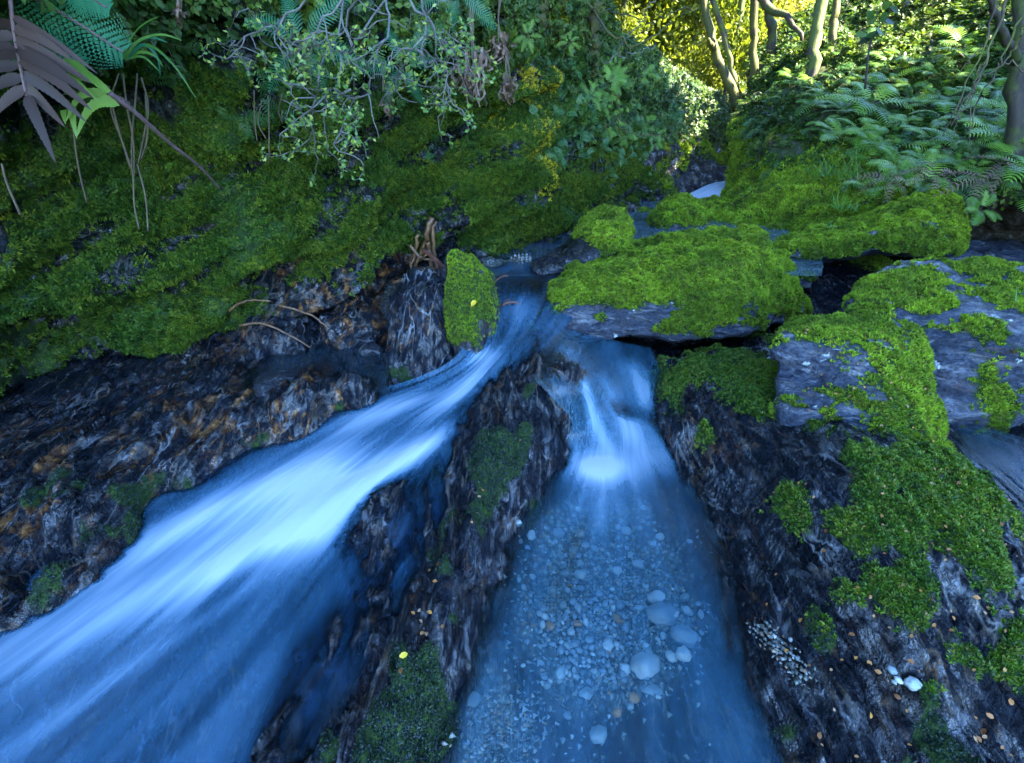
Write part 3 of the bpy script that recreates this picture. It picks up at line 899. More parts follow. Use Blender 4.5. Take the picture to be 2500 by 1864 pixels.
def build_left_wall():
    nv, nu = 330, 420
    co = patch(lw_rows, nu, nv)
    n = g_normals(co)
    n = -n if n[nv // 3, nu // 2, 1] > 0 else n
    p = co.reshape(-1, 3)
    nn = n.reshape(-1, 3)
    px, py, _ = to_px(p)
    # diagonal folds: ribs that rise to the right as in the photograph
    rib = pnoise(np.stack([p[:, 0] * 1.0 + p[:, 1] * .8, (p[:, 2] * 4.2 - p[:, 0] * 1.6 - p[:, 1] * .5), p[:, 1] * .4], 1) * 1.5)
    rib2 = pnoise(np.stack([p[:, 0] * 2.0, (p[:, 2] * 9 - p[:, 0] * 4.2), p[:, 1] * 1.4], 1) * 1.6 + 30)
    low = sstep(620, 900, py + (500 - px) * 0.05)
    d = 0.12 * fbm(p * 1.6 + 8, 3) + 0.12 * rib + 0.09 * rib2 + 0.035 * fbm(p * 6, 3) + 0.012 * fbm(p * 18, 3)
    d = d + low * 0.016 * strata(p)
    d = d * sstep(-0.02, 0.12, p[:, 2] - 0.1 * 0) 
    p2 = p + nn * d[:, None]
    f1 = fbm(p * 3.1 + 21, 4)
    edge = np.interp(px, [-400, 0, 250, 500, 750, 900, 1000, 1100, 1250, 1400, 1600], [950, 900, 850, 770, 660, 640, 600, 600, 600, 560, 470])
    mz = sstep(35, -45, py - edge + 70 * f1)
    bare = sstep(-0.02, 0.16, -rib2 + 0.5 * f1 - 0.05)          # dark furrows of bare rock between the ribs
    moss = np.clip(mz * (1 - 0.85 * bare), 0, 1)
    left_shade = sstep(280, 60, px) * sstep(150, 450, py)  # moss thinned at the far left to paint in the shade there
    moss = moss * (1 - 0.6 * left_shade)
    upper = sstep(430, 300, py + 60 * f1) * mz
    olive = moss * (1 - upper) * sstep(-.35, .15, f1 + 0.3)
    crest = moss * sstep(.05, .35, rib2 + .35 * rib + .25 * f1) * sstep(300, 520, px) * sstep(1330, 1250, px) * (1 - .6 * upper)  # lighter yellow green moss on the rib crests
    leafy = np.clip(moss * (1 - .8 * bare) * (0.35 + upper) * (0.6 + 0.8 * sstep(-.2, .3, fbm(p * 2.2 + 60, 3))), 0, 1)
    hang = sstep(1260, 1420, px) * sstep(440, 330, py + 60 * f1)
    gold = np.clip(np.exp(-((px - np.interp(py, [0, 100, 200, 350, 470], [1318, 1330, 1300, 1295, 1320]) - 30 * f1) / 26) ** 2) * sstep(520, 440, py) * sstep(-.35, .15, fbm(p * 4 + 44, 3)) + .8 * np.exp(-((px - 1445) / 22) ** 2 - ((py - 130) / 60) ** 2), 0, 1)  # sun streak on the wall painted in as golden moss
    ferny = np.clip(upper * sstep(.0, .35, fbm(p * 1.9 + 90, 3)) * 0.35 + hang * .8, 0, 1)
    bush = np.clip(sstep(1350, 1450, px + 80 * f1) * sstep(340, 240, py) + 0.5 * sstep(150, 60, py + 100 * f1), 0, 1)
    stain = sstep(600, 700, px) * sstep(1150, 1000, px) * sstep(560, 640, py) * 0.9
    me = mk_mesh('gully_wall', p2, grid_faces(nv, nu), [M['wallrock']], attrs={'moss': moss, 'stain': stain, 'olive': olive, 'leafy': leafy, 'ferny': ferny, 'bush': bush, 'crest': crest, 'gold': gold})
    o = link('gully_wall', me)
    props(o, 'steep overhanging mossy rock wall along the left of the stream', kind='structure')
    return me, p2.reshape(nv, nu, 3)


lw_me, lw_grid = build_left_wall()
scatter('moss', lw_me, T_OLIVE, 11000, 'olive', 0.012, 0.026, (0, -.1, -.1), 11, label='olive moss carpet on the ribs of the left rock wall')
scatter('moss', lw_me, T_SUN_GOLD, 9000, 'gold', 0.014, 0.030, (.2, -.4, .1), 17, label='moss painted golden as a sun streak on the edge of the rock wall beside the gorge')
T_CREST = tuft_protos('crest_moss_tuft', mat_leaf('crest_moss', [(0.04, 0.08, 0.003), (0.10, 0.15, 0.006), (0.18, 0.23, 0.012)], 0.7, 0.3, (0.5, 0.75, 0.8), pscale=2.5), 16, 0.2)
scatter('moss', lw_me, T_CREST, 9000, 'crest', 0.010, 0.022, (0, -.1, .1), 16, label='yellow green moss on the crests of the ribs of the left rock wall')
scatter('liverwort', lw_me, T_WORT, 8000, 'leafy', 0.009, 0.020, (0, -.2, .1), 12, label='wet dark green liverwort leaves covering the left rock wall')
scatter('hanging_ferns', lw_me, T_FERN, 260, 'ferny', 0.06, 0.13, (0.1, -.5, -.2), 13, label='small green ferns hanging from the overhang of the rock wall')
scatter('undergrowth', lw_me, T_BUSH, 620, 'bush', 0.07, 0.16, (0.2, -.5, .3), 14, label='dense small leaved bushes on top of the left rock wall')

# --- right bank
RB = [
    [(1640, 620, 4.7), (1740, 650, 4.1), (1880, 680, 3.7), (2100, 720, 3.35), (2400, 720, 3.05), (2750, 740, 2.7), (3100, 760, 2.4)],
    [(1660, 545, 4.9), (1755, 580, 4.2), (1890, 610, 3.8), (2100, 640, 3.5), (2400, 640, 3.6), (2750, 640, 3.3), (3100, 660, 2.9)],
    [(1700, 505, 5.2), (1800, 510, 4.55), (1910, 530, 4.1), (2110, 540, 3.8), (2400, 555, 3.85), (2750, 550, 3.5), (3100, 560, 3.0)],
    [(1765, 450, 5.7), (1840, 440, 4.95), (1940, 450, 4.5), (2130, 450, 4.1), (2400, 480, 3.45), (2750, 470, 3.0), (3150, 470, 2.6)],
    [(1785, 360, 6.1), (1850, 350, 5.5), (1960, 350, 5.0), (2160, 350, 4.6), (2420, 370, 3.9), (2750, 370, 3.3), (3200, 370, 2.8)],
    [(1790, 290, 6.6), (1870, 265, 6.2), (1980, 250, 5.8), (2180, 240, 5.3), (2440, 230, 4.6), (2800, 220, 3.9), (3300, 200, 3.2)],
    [(1815, 225, 7.4), (1900, 180, 7.1), (2020, 150, 6.7), (2220, 110, 6.2), (2480, 60, 5.5), (2850, 20, 4.7), (3400, -50, 3.8)],
    [(1840, 170, 8.8), (1930, 100, 8.5), (2060, 30, 8.0), (2270, -50, 7.4), (2540, -150, 6.6), (2950, -250, 5.6), (3500, -400, 4.4)],
    [(1850, 130, 11), (1960, 40, 10.5), (2100, -60, 10), (2330, -180, 9), (2620, -330, 8), (3050, -500, 6.6), (3700, -700, 5.0)],
]


def build_right_bank():
    nv, nu = 260, 260
    co = patch(RB, nu, nv)
    n = g_normals(co)
    n = -n if n[nv // 3, nu // 2, 2] < 0 else n
    p = co.reshape(-1, 3)
    nn = n.reshape(-1, 3)
    px, py, _ = to_px(p)
    d = 0.10 * fbm(p * 1.3 + 50, 4) + 0.03 * fbm(p * 6 + 50, 3)
    ridg = pnoise(np.stack([p[:, 0] * 3.5 + p[:, 2] * 2.5, p[:, 1] * 3.5, p[:, 2] * 1.2], 1) * 1.5)
    mz0 = sstep(380, 470, py)
    d = d + 0.05 * mz0 * ridg
    p2 = p + nn * d[:, None]
    f = fbm(p * 2.6 + 70, 4)
    lowleft = np.clip(sstep(350, 440, py + 60 * f + (px - 1850) * 0.10) * sstep(2280, 2100, px + 80 * f) + sstep(1850, 1800, px) * sstep(270, 340, py), 0, 1)
    moss = np.clip(lowleft * (1 - .6 * sstep(.25, .45, ridg + .4 * f)), 0, 1)
    fz = (1 - lowleft) * sstep(600, 520, py)
    cave = sstep(2250, 2350, px) * sstep(470, 520, py)
    fz = fz * (1 - cave)
    leafy = np.clip(fz * (0.5 + f), 0, 1)
    ferny = np.clip(fz * (0.25 + .9 * f), 0, 1)
    bush = np.clip(fz * sstep(.0, .4, fbm(p * 1.6 + 33, 3)) + .7 * sstep(200, 100, py), 0, 1)
    me = mk_mesh('stream_bank', p2, grid_faces(nv, nu), [M['soil']], attrs={'moss': np.clip(moss + .35 * fz, 0, 1), 'cushion': moss, 'leafy': leafy, 'ferny': ferny, 'bush': bush})
    o = link('stream_bank', me)
    props(o, 'steep fern covered earth bank rising on the right of the stream', kind='structure')
    return me, p2.reshape(nv, nu, 3), nn.reshape(nv, nu, 3)


rb_me, rb_grid, rb_n = build_right_bank()
scatter('moss', rb_me, T_BRIGHT, 6500, 'cushion', 0.016, 0.034, (0, -.1, .4), 21, label='bright moss slope at the foot of the right bank beyond the boulders')
scatter('undergrowth', rb_me, T_WORT, 1500, 'leafy', 0.025, 0.055, (0, -.1, .5), 22, label='low leafy ground cover between the ferns on the right bank')
scatter('undergrowth', rb_me, T_FERN, 60, 'ferny', 0.10, 0.24, (0, -.2, .8), 23, label='small green ferns filling the gaps on the right bank')
scatter('undergrowth', rb_me, T_BUSH, 110, 'bush', 0.10, 0.26, (0, -.2, .9), 24, label='small leaved bushes on the right bank')

# --- head of the gorge behind the cascade
HG = [
    [(1440, 600, 5.3), (1540, 570, 5.8), (1640, 545, 6.0), (1740, 520, 6.2), (1840, 500, 6.4)],
    [(1440, 520, 5.6), (1545, 505, 6.1), (1640, 500, 6.3), (1740, 470, 6.5), (1840, 450, 6.8)],
    [(1440, 440, 5.8), (1540, 430, 6.3), (1640, 425, 6.45), (1740, 415, 6.7), (1840, 400, 7.2)],
    [(1440, 340, 5.9), (1540, 350, 6.3), (1640, 365, 6.5), (1740, 375, 7.3), (1840, 360, 8.2)],
    [(1440, 250, 6.2), (1540, 270, 6.5), (1640, 300, 6.7), (1740, 330, 8.0), (1840, 330, 9.2)],
    [(1440, 160, 7.0), (1540, 190, 7.3), (1640, 230, 7.8), (1740, 280, 9.4), (1840, 280, 11)],
    [(1420, 140, 9.0), (1530, 170, 9.5), (1640, 200, 10.5), (1740, 240, 12.5), (1850, 240, 14)],
    [(1400, 120, 13), (1520, 150, 14), (1640, 175, 15), (1740, 205, 17), (1860, 205, 19)],
]


def build_head():
    nv, nu = 150, 130
    co = patch(HG, nu, nv)
    n = g_normals(co)
    n = -n if n[nv // 3, nu // 2, 1] > 0 else n
    p = co.reshape(-1, 3)
    nn = n.reshape(-1, 3)
    px, py, _ = to_px(p)
    p2 = p + nn * (0.16 * fbm(p * 1.4 + 7, 4) + 0.05 * fbm(p * 6, 3) + 0.03 * strata(p * .5))[:, None]
    f = fbm(p * 2 + 3, 4)
    bush = sstep(360, 310, py + 50 * f)
    moss = np.clip(sstep(0.0, .4, f + .2 * nn[:, 2]) * sstep(1640, 1700, px) * sstep(450, 410, py) + .35 * sstep(.1, .4, f), 0, 1)
    me = mk_mesh('gorge_head', p2, grid_faces(nv, nu), [M['dark_slate']], attrs={'moss': np.clip(moss + bush, 0, 1), 'stain': 0 * f, 'bush': bush, 'cushion': moss * (1 - bush)})
    o = link('gorge_head', me)
    props(o, 'dark rock face and overgrown ledge closing the gorge behind the small cascade', kind='structure')
    return me


hg_me = build_head()
scatter('undergrowth', hg_me, T_PALE, 140, 'bush', 0.14, 0.34, (0.1, -.4, .3), 31, label='pale twiggy bushes above the dark rock face at the head of the gorge')
scatter('undergrowth', hg_me, T_FERN, 40, 'bush', 0.16, 0.36, (0.1, -.6, .1), 32, label='ferns drooping over the dark rock face at the head of the gorge')
scatter('moss', hg_me, T_BRIGHT, 1500, 'cushion', 0.03, 0.05, (0, 0, .5), 33, label='moss on the ledge beside the far cascade')
T_FOREST = sprig_protos('forest_sprig', M['forest'], M['twig'])
scatter('forest_undergrowth', ground_me, T_FOREST, 1.6, 'cover', 0.5, 1.1, (0, 0, 2), 34, label='leafy undergrowth on the forest floor beyond the gully')


# ------------------------------------------------------------------ water
def ribbon(name, rows, nu, nv, mat, blobs=(), base=0.1, label='', amp=0.0025, lift=0.0):
    """rows across the flow of (px, py, z), from upstream to downstream; blobs (px, py, z, along, across, angle, amount) set the white water"""
    ctl = np.array([[P(c[0], c[1], z=c[2]) if len(c) == 3 else np.array(c[1:], float) for c in row] for row in rows])
    co = cr(cr(ctl, nv, 0), nu, 1)
    p = co.reshape(-1, 3).copy()
    seg = np.linalg.norm(np.diff(co.mean(1), axis=0), axis=1)
    vlen = np.concatenate([[0], np.cumsum(seg)])
    U, V = np.meshgrid(np.linspace(0, 1, nu), vlen)
    f = np.full(len(p), base)
    for (bx, by, bz, sa, sc, ang, am) in blobs:
        c = P(bx, by, z=bz)
        a = R(ang)
        dx, dy = p[:, 0] - c[0], p[:, 1] - c[1]
        la, lc = dx * math.cos(a) + dy * math.sin(a), -dx * math.sin(a) + dy * math.cos(a)
        f = f + am * np.exp(-(la / sa) ** 2 - (lc / sc) ** 2)
    st = pnoise(np.stack([U.ravel() * 9, V.ravel() * 1.5, 0 * p[:, 0] + 3], 1)) + .5 * pnoise(np.stack([U.ravel() * 21, V.ravel() * 2.2, 0 * p[:, 0] + 7], 1))
    p[:, 2] += amp * st + lift + 0.018 * np.clip(f - .5, 0, 1)
    nvb, nub = bed_grid.shape[:2]
    ti = np.clip(((np.maximum(p[:, 1], .121) - .12) / 5.9) ** (1 / 1.75), 0, 1) * (nvb - 1)
    ai = (p[:, 0] / (.42 + p[:, 1]) + 1.4) / 3.3 * (nub - 1)
    bz = bed_grid[np.clip(np.round(ti).astype(int), 0, nvb - 1), np.clip(np.round(ai).astype(int), 0, nub - 1), 2]
    depth = np.clip((p[:, 2] - bz) / 0.1, 0, 1)
    near_ = (p[:, 1] > .1) & (p[:, 1] < 3)
    f = f * np.where(near_, .25 + .75 * sstep(0, .055, p[:, 2] - bed_fn(p[:, :2])[:, 0]), 1)
    me = mk_mesh(name, p, grid_faces(nv, nu)[:, ::-1], [mat], attrs={'foam': np.clip(f, 0, 1.4), 'depth': depth}, uv=np.stack([U.ravel(), V.ravel()], 1))
    o = link(name, me)
    props(o, label, kind='structure')
    return o


ribbon('stream_water', [
    [(1130, 640, .350), (1220, 640, .350), (1320, 640, .350), (1400, 640, .350), (1500, 640, .350)],
    [(1150, 690, .338), (1220, 690, .338), (1300, 690, .338), (1370, 690, .338), (1460, 690, .338)],
    [(1150, 745, .315), (1210, 745, .315), (1270, 745, .312), (1340, 750, .308), (1420, 750, .305)],
    [(1140, 800, .285), (1200, 800, .283), (1250, 800, .28), (1310, 805, .275), (1370, 810, .27)],
    [(1130, 850, .255), (1180, 850, .255), (1220, 850, .258), (1270, 850, .262), (1330, 850, .262)],
    [(1080, 895, .215), (1140, 895, .215), (1180, 895, .225), (1225, 895, .235), (1270, 890, .24)],
    [(980, 935, .165), (1060, 945, .165), (1120, 955, .17), (1175, 960, .18), (1230, 960, .19)],
    [(860, 965, .14), (950, 995, .14), (1030, 1015, .142), (1110, 1035, .145), (1170, 1050, .15)],
    [(720, 1040, .105), (820, 1075, .105), (920, 1100, .11), (1020, 1130, .112), (1110, 1160, .115)],
    [(530, 1135, .075), (660, 1175, .075), (790, 1215, .075), (910, 1250, .075), (1080, 1290, .08)],
    [(330, 1240, .045), (500, 1300, .045), (650, 1345, .045), (800, 1390, .045), (1010, 1450, .05)],
    [(110, 1380, .02), (310, 1455, .02), (490, 1510, .02), (680, 1560, .02), (920, 1640, .03)],
    [(-150, 1550, .0), (80, 1630, .0), (300, 1700, .0), (530, 1750, .0), (820, 1820, .01)],
    [(-450, 1760, -.02), (-200, 1850, -.02), (60, 1920, -.02), (350, 1980, -.02), (720, 2000, -.01)],
    [(-800, 2000, -.04), (-500, 2100, -.04), (-200, 2200, -.04), (150, 2250, -.04), (600, 2250, -.03)],
], 90, 260, M['chute'], [
    (1120, 955, .18, .16, .05, 228, .5), (910, 1015, .13, .14, .06, 215, .38), (1000, 985, .14, .10, .04, 215, .25), (780, 1150, .09, .15, .10, 215, .5), (815, 1250, .075, .13, .11, 215, .66), (1010, 1105, .115, .16, .045, 225, .6),
    (900, 1170, .1, .12, .05, 225, .4), (600, 1340, .055, .28, .06, 222, .38), (450, 1400, .035, .25, .08, 222, .22), (530, 1230, .065, .22, .06, 222, .32), (370, 1330, .04, .25, .06, 222, .28), (680, 1240, .07, .2, .12, 222, .3),
    (120, 1560, .0, .3, .08, 225, .2), (280, 1660, .0, .35, .025, 228, .18), (1290, 700, .33, .3, .3, 260, -.12), (1270, 760, .3, .15, .06, 260, .16), (1180, 870, .24, .06, .05, 240, .3),
], 0.12, 'white silky water rushing down the left channel past the centre ridge')

ribbon('pool_water', [
    [(1376, 806, .266), (1410, 812, .245), (1450, 822, .22), (1510, 835, .18), (1590, 850, .15)],
    [(1332, 850, .258), (1380, 856, .25), (1430, 866, .215), (1500, 880, .165), (1610, 895, .13)],
    [(1290, 900, .247), (1365, 915, .243), (1430, 922, .205), (1510, 932, .14), (1620, 950, .10)],
    [(1340, 965, .235), (1420, 968, .18), (1470, 980, .13), (1530, 990, .095), (1630, 1005, .07)],
    [(1395, 1030, .12), (1440, 1038, .09), (1490, 1045, .07), (1550, 1050, .055), (1640, 1060, .045)],
    [(1370, 1090, .035), (1430, 1100, .032), (1490, 1110, .028), (1560, 1110, .025), (1680, 1110, .02)],
    [(1300, 1190, .015), (1400, 1195, .013), (1490, 1200, .012), (1590, 1200, .01), (1760, 1200, .01)],
    [(1180, 1340, .004), (1330, 1340, .004), (1490, 1340, .004), (1640, 1340, .004), (1850, 1340, .004)],
    [(1110, 1560, -.002), (1290, 1560, -.002), (1490, 1560, -.002), (1690, 1560, -.002), (1930, 1560, -.002)],
    [(1000, 1800, -.012), (1220, 1800, -.012), (1490, 1800, -.012), (1750, 1800, -.012), (2010, 1800, -.012)],
    [(850, 2150, -.022), (1150, 2150, -.022), (1490, 2150, -.022), (1830, 2150, -.022), (2150, 2150, -.022)],
], 110, 220, M['pool'], [
    (1485, 1138, .028, .08, .09, 270, .75), (1420, 1130, .03, .07, .06, 270, .3), (1600, 1120, .02, .08, .09, 270, .3), (1440, 990, .14, .13, .028, 295, .45), (1575, 960, .1, .18, .06, 285, .34), (1520, 1010, .08, .12, .05, 285, .22), (1400, 870, .24, .10, .04, 315, .2),
    (1480, 1220, .01, .10, .14, 0, .2), (1540, 1060, .05, .06, .08, 0, .25),
], 0.075, 'clear blue pool with white water at its head below the mossy boulder', 0.0015, 0.002)

def film_row(pts):
    out = []
    for px, py in pts:
        z = 0.05
        for k in range(6):
            c = P(px, py, z=z)
            z = float(bed_fn(np.array([c[:2]]))[0, 0]) + .010
        out.append((px, py, z))
    return out


ribbon('film_water', [film_row(r) for r in [
    [(985, 1140), (1020, 1130), (1060, 1115), (1100, 1100)], [(940, 1230), (985, 1240), (1030, 1240), (1085, 1225)], [(870, 1330), (930, 1340), (990, 1340), (1060, 1325)], [(790, 1450), (850, 1460), (910, 1465), (985, 1465)],
    [(710, 1590), (770, 1600), (830, 1605), (905, 1605)], [(640, 1730), (700, 1745), (760, 1755), (830, 1750)], [(570, 1880), (630, 1895), (700, 1905), (775, 1890)], [(490, 2060), (560, 2080), (640, 2090), (730, 2070)]]], 50, 130, M['chute'],
    [(980, 1330, .06, .2, .05, 228, .12), (820, 1560, .03, .3, .05, 228, .08)], 0.10, 'thin film of water sliding over the dark rock left of the centre ridge', .001)

# upper pool: nearly still water between the wall and the boulders
def flat_water(name, poly_rows, nu, nv, mat, base, label, amp=0.003):
    return ribbon(name, poly_rows, nu, nv, mat, [], base, label, amp)


flat_water('upper_pool_water', [
    [('w', 1.3, 5.5, .395), ('w', 1.9, 5.4, .395), ('w', 2.5, 5.2, .395)],
    [('w', .6, 4.6, .362), ('w', 1.4, 4.5, .362), ('w', 2.2, 4.4, .362)],
    [('w', 0., 3.7, .353), ('w', .9, 3.7, .353), ('w', 2.0, 3.7, .353)],
    [('w', -.4, 3.0, .349), ('w', .5, 3.0, .349), ('w', 1.8, 3.0, .349)],
    [('w', -.5, 2.62, .345), ('w', .3, 2.62, .345), ('w', 1.6, 2.62, .345)],
], 60, 90, M['still'], 0.12, 'calm shallow water of the upper pool behind the boulders')
flat_water('side_pool_water', [
    [(560, 860, .178), (700, 860, .178), (850, 820, .178), (960, 800, .178)],
    [(520, 930, .176), (700, 915, .176), (860, 890, .176), (950, 870, .176)],
    [(500, 985, .174), (700, 965, .174), (860, 950, .174), (945, 965, .174)],
], 40, 40, M['still'], 0.05, 'shallow brown side pool under the left rock wall')
flat_water('side_stream_water', [
    [(2230, 1060, .165), (2300, 1050, .165), (2400, 1040, .165)],
    [(2290, 1110, .155), (2400, 1095, .155), (2520, 1080, .155)],
    [(2380, 1170, .145), (2480, 1160, .145), (2620, 1150, .145)],
    [(2460, 1260, .13), (2580, 1250, .13), (2750, 1240, .13)],
    [(2550, 1400, .11), (2700, 1400, .11), (2900, 1400, .11)],
], 40, 60, M['pool'], 0.03, 'narrow side stream at the right edge behind the mossy hump')
cas = [[P(1775, 441, Y=6.15), P(1785, 441, Y=6.1), P(1800, 445, Y=6.0)], [P(1730, 452, Y=5.9), P(1755, 462, Y=5.8), P(1785, 470, Y=5.7)], [P(1690, 470, Y=5.7), P(1720, 480, Y=5.6), P(1750, 490, Y=5.5)],
       [P(1650, 490, Y=5.5), P(1690, 500, Y=5.35), P(1720, 510, Y=5.2)], [P(1600, 515, Y=5.3), P(1650, 520, Y=5.15), P(1700, 525, Y=5.0)]]
ribbon('cascade_water', [[('w', *q) for q in r] for r in cas], 24, 50, M['chute'], [(1720, 470, .5, .6, .35, 45, .7)], 0.35, 'small white cascade entering the upper pool at the head of the gorge', 0.006)



# ------------------------------------------------------------------ boulders
def loft(rows, nu, nv):
    ctl = []
    for row in rows:
        r = [P(c[0], c[1], c[2]) for c in row]
        ctl.append(r)
    n = max(len(r) for r in ctl)
    ctl = np.array([cr(np.array(r), n, 0) if len(r) != n else np.array(r) for r in ctl])
    ca, cb = ctl[:, 0].mean(0), ctl[:, -1].mean(0)
    a = ctl[:, :1] * 0.35 + ca * 0.65
    b = ctl[:, -1:] * 0.35 + cb * 0.65
    ctl = np.concatenate([a, ctl, b], 1)
    co = cr(cr(ctl, nv, 0), nu, 1)
    co[:, 0] = co[:, 0].mean(0)
    co[:, -1] = co[:, -1].mean(0)
    return co


def boulder(name, label, cat, rows, mat, nu=150, nv=150, lump=0.03, layer=0.012, moss_fn=None, thick=0.02, tufts=None, dens=14000, size=(.009, .017), stain=0.0, seed=0, group=None, ldir=(0.1, 0.25, 1.0), lf=14, tup=(0, 0, .5)):
    co = loft(rows, nu, nv)
    n = g_normals(co)
    c0 = co.reshape(-1, 3).mean(0)
    if np.sum((co - c0) * n) < 0: n = -n
    p = co.reshape(-1, 3)
    nn = n.reshape(-1, 3)
    px, py, _ = to_px(p)
    q = p @ np.array(ldir)
    w = q + 0.03 * pnoise(p * 4 + seed) + .012 * pnoise(p * 13 + seed)
    led = pnoise(np.stack([w * lf, p[:, 0] * 1.3 + seed, p[:, 1] * 1.3], 1)) + .6 * pnoise(np.stack([w * lf * 2.7, p[:, 0] * 3 + seed, p[:, 1] * 3], 1))
    d = lump * fbm(p * 3.2 + seed * 3.1, 4) + layer * led + 0.18 * lump * fbm(p * 17 + seed, 3)
    f = fbm(p * 5.5 + seed + 20, 4)
    m = moss_fn(px, py, nn, f) if moss_fn else np.zeros(len(p))
    m = np.clip(m, 0, 1)
    d = d * (1 - 0.6 * m) + m * thick * (-0.5 + 1.5 * np.clip(1 - 1.8 * np.abs(fbm(p * 5.5 + seed + 3, 3)), 0, 1) + .35 * fbm(p * 21 + seed, 2))
    p2 = p + nn * d[:, None]
    me = mk_mesh(name, p2, grid_faces(nv, nu)[:, ::-1], [mat], attrs={'moss': m, 'stain': np.clip(stain * (0.6 + f), 0, 1) if np.isscalar(stain) else stain})
    zb = p2[:, 2].min()
    o = link(name, me)
    props(o, label, cat, group)
    if tufts and m.max() > 0.3:
        mo = scatter('moss_cover', me, tufts, dens, 'moss', size[0], size[1], tup, 40 + seed, parent=o)
        mo['kind'] = 'stuff'
    return o, p2.reshape(nv, nu, 3)


def topmoss(lo=0.0, hi=0.35, k=0.45, bias=0.0):
    return lambda px, py, nn, f: sstep(lo, hi, nn[:, 2] + k * f + bias)


BOULD = {}
def cm_moss(px, py, nn, f):
    a = sstep(-.05, .3, nn[:, 2] + .25 * f) * sstep(1975, 1935, px + 25 * f) * sstep(752, 722, py + 30 * f)
    skirt = sstep(.16, .36, f + .2 * sstep(1500, 1800, px)) * sstep(800, 780, py)
    ledge = sstep(.15, .4, f) * sstep(1940, 1800, px)
    return np.maximum(a, np.maximum(skirt, ledge) * sstep(-.75, -.3, nn[:, 2])) * sstep(822, 800, py)
BOULD['centre'] = boulder('mossy_boulder', 'large flat boulder under thick bright moss in the middle, dark hollow below it', 'boulder', [
    [(1420, 740, 2.75), (1500, 720, 2.85), (1700, 700, 2.95), (1850, 720, 2.95), (1940, 740, 2.9)],
    [(1385, 668, 2.62), (1490, 636, 2.8), (1620, 590, 2.92), (1770, 570, 2.98), (1850, 572, 2.95), (1915, 640, 2.85)],
    [(1372, 690, 2.48), (1500, 648, 2.55), (1640, 605, 2.62), (1770, 590, 2.68), (1850, 605, 2.7), (1925, 680, 2.7)],
    [(1362, 712, 2.32), (1500, 668, 2.32), (1650, 650, 2.30), (1780, 640, 2.32), (1865, 665, 2.42), (1945, 705, 2.56)],
    [(1345, 748, 2.22), (1500, 725, 2.16), (1650, 725, 2.10), (1790, 710, 2.12), (1870, 725, 2.28), (1960, 728, 2.5)],
    [(1300, 782, 2.18), (1480, 775, 2.10), (1650, 775, 2.06), (1800, 765, 2.08), (1880, 765, 2.26), (1965, 752, 2.5)],
    [(1285, 806, 2.18), (1480, 812, 2.08), (1650, 815, 2.04), (1800, 805, 2.07), (1885, 790, 2.26), (1955, 770, 2.5)],
    [(1300, 826, 2.24), (1480, 824, 2.14), (1650, 826, 2.10), (1800, 818, 2.13), (1885, 802, 2.3), (1945, 785, 2.55)],
    [(1380, 815, 2.55), (1500, 795, 2.55), (1650, 795, 2.5), (1800, 788, 2.5), (1880, 780, 2.55), (1930, 770, 2.7)],
    [(1440, 790, 2.8), (1520, 790, 2.85), (1680, 780, 2.9), (1800, 770, 2.9), (1870, 770, 2.9), (1930, 760, 2.9)],
], M['slate'], 260, 240, .035, .012, cm_moss, .032, T_BRIGHT, 22000, (.009, .016), seed=1)

def slab_moss(px, py, nn, f):
    return sstep(-.55, -.15, nn[:, 2] + .3 * f) * (1 - sstep(.42, .55, f) * .9) * sstep(640, 618, py - 12 * f)
BOULD['slab'] = boulder('mossy_boulder', 'long overhanging mossy boulder with a black cave beneath, behind the middle boulder', 'boulder', [
    [(1930, 660, 3.6), (2050, 650, 3.7), (2200, 640, 3.7), (2320, 630, 3.6)],
    [(1915, 590, 3.45), (1990, 563, 3.55), (2090, 545, 3.6), (2200, 502, 3.55), (2275, 485, 3.5), (2325, 502, 3.45), (2343, 540, 3.4)],
    [(1908, 597, 3.25), (1990, 575, 3.3), (2090, 556, 3.3), (2195, 525, 3.25), (2275, 515, 3.2), (2325, 525, 3.22), (2348, 560, 3.28)],
    [(1904, 608, 3.12), (1990, 595, 3.05), (2090, 585, 3.0), (2195, 565, 2.98), (2275, 560, 2.98), (2325, 565, 3.05), (2348, 580, 3.18)],
    [(1908, 622, 3.08), (1990, 622, 2.98), (2075, 612, 2.96), (2160, 605, 2.94), (2260, 612, 2.94), (2318, 610, 3.02), (2343, 600, 3.15)],
    [(1915, 632, 3.12), (1995, 640, 3.02), (2075, 628, 3.02), (2160, 616, 3.02), (2255, 630, 3.0), (2310, 625, 3.08), (2338, 612, 3.2)],
    [(1930, 640, 3.4), (2020, 632, 3.4), (2090, 620, 3.4), (2180, 610, 3.4), (2255, 615, 3.4), (2300, 615, 3.4), (2330, 612, 3.4)],
    [(1940, 640, 3.6), (2050, 632, 3.7), (2120, 625, 3.75), (2200, 615, 3.75), (2260, 615, 3.7), (2300, 615, 3.6), (2330, 612, 3.5)],
], M['slate'], 200, 170, .03, .008, slab_moss, .034, T_BRIGHT, 14000, (.011, .020), seed=2)

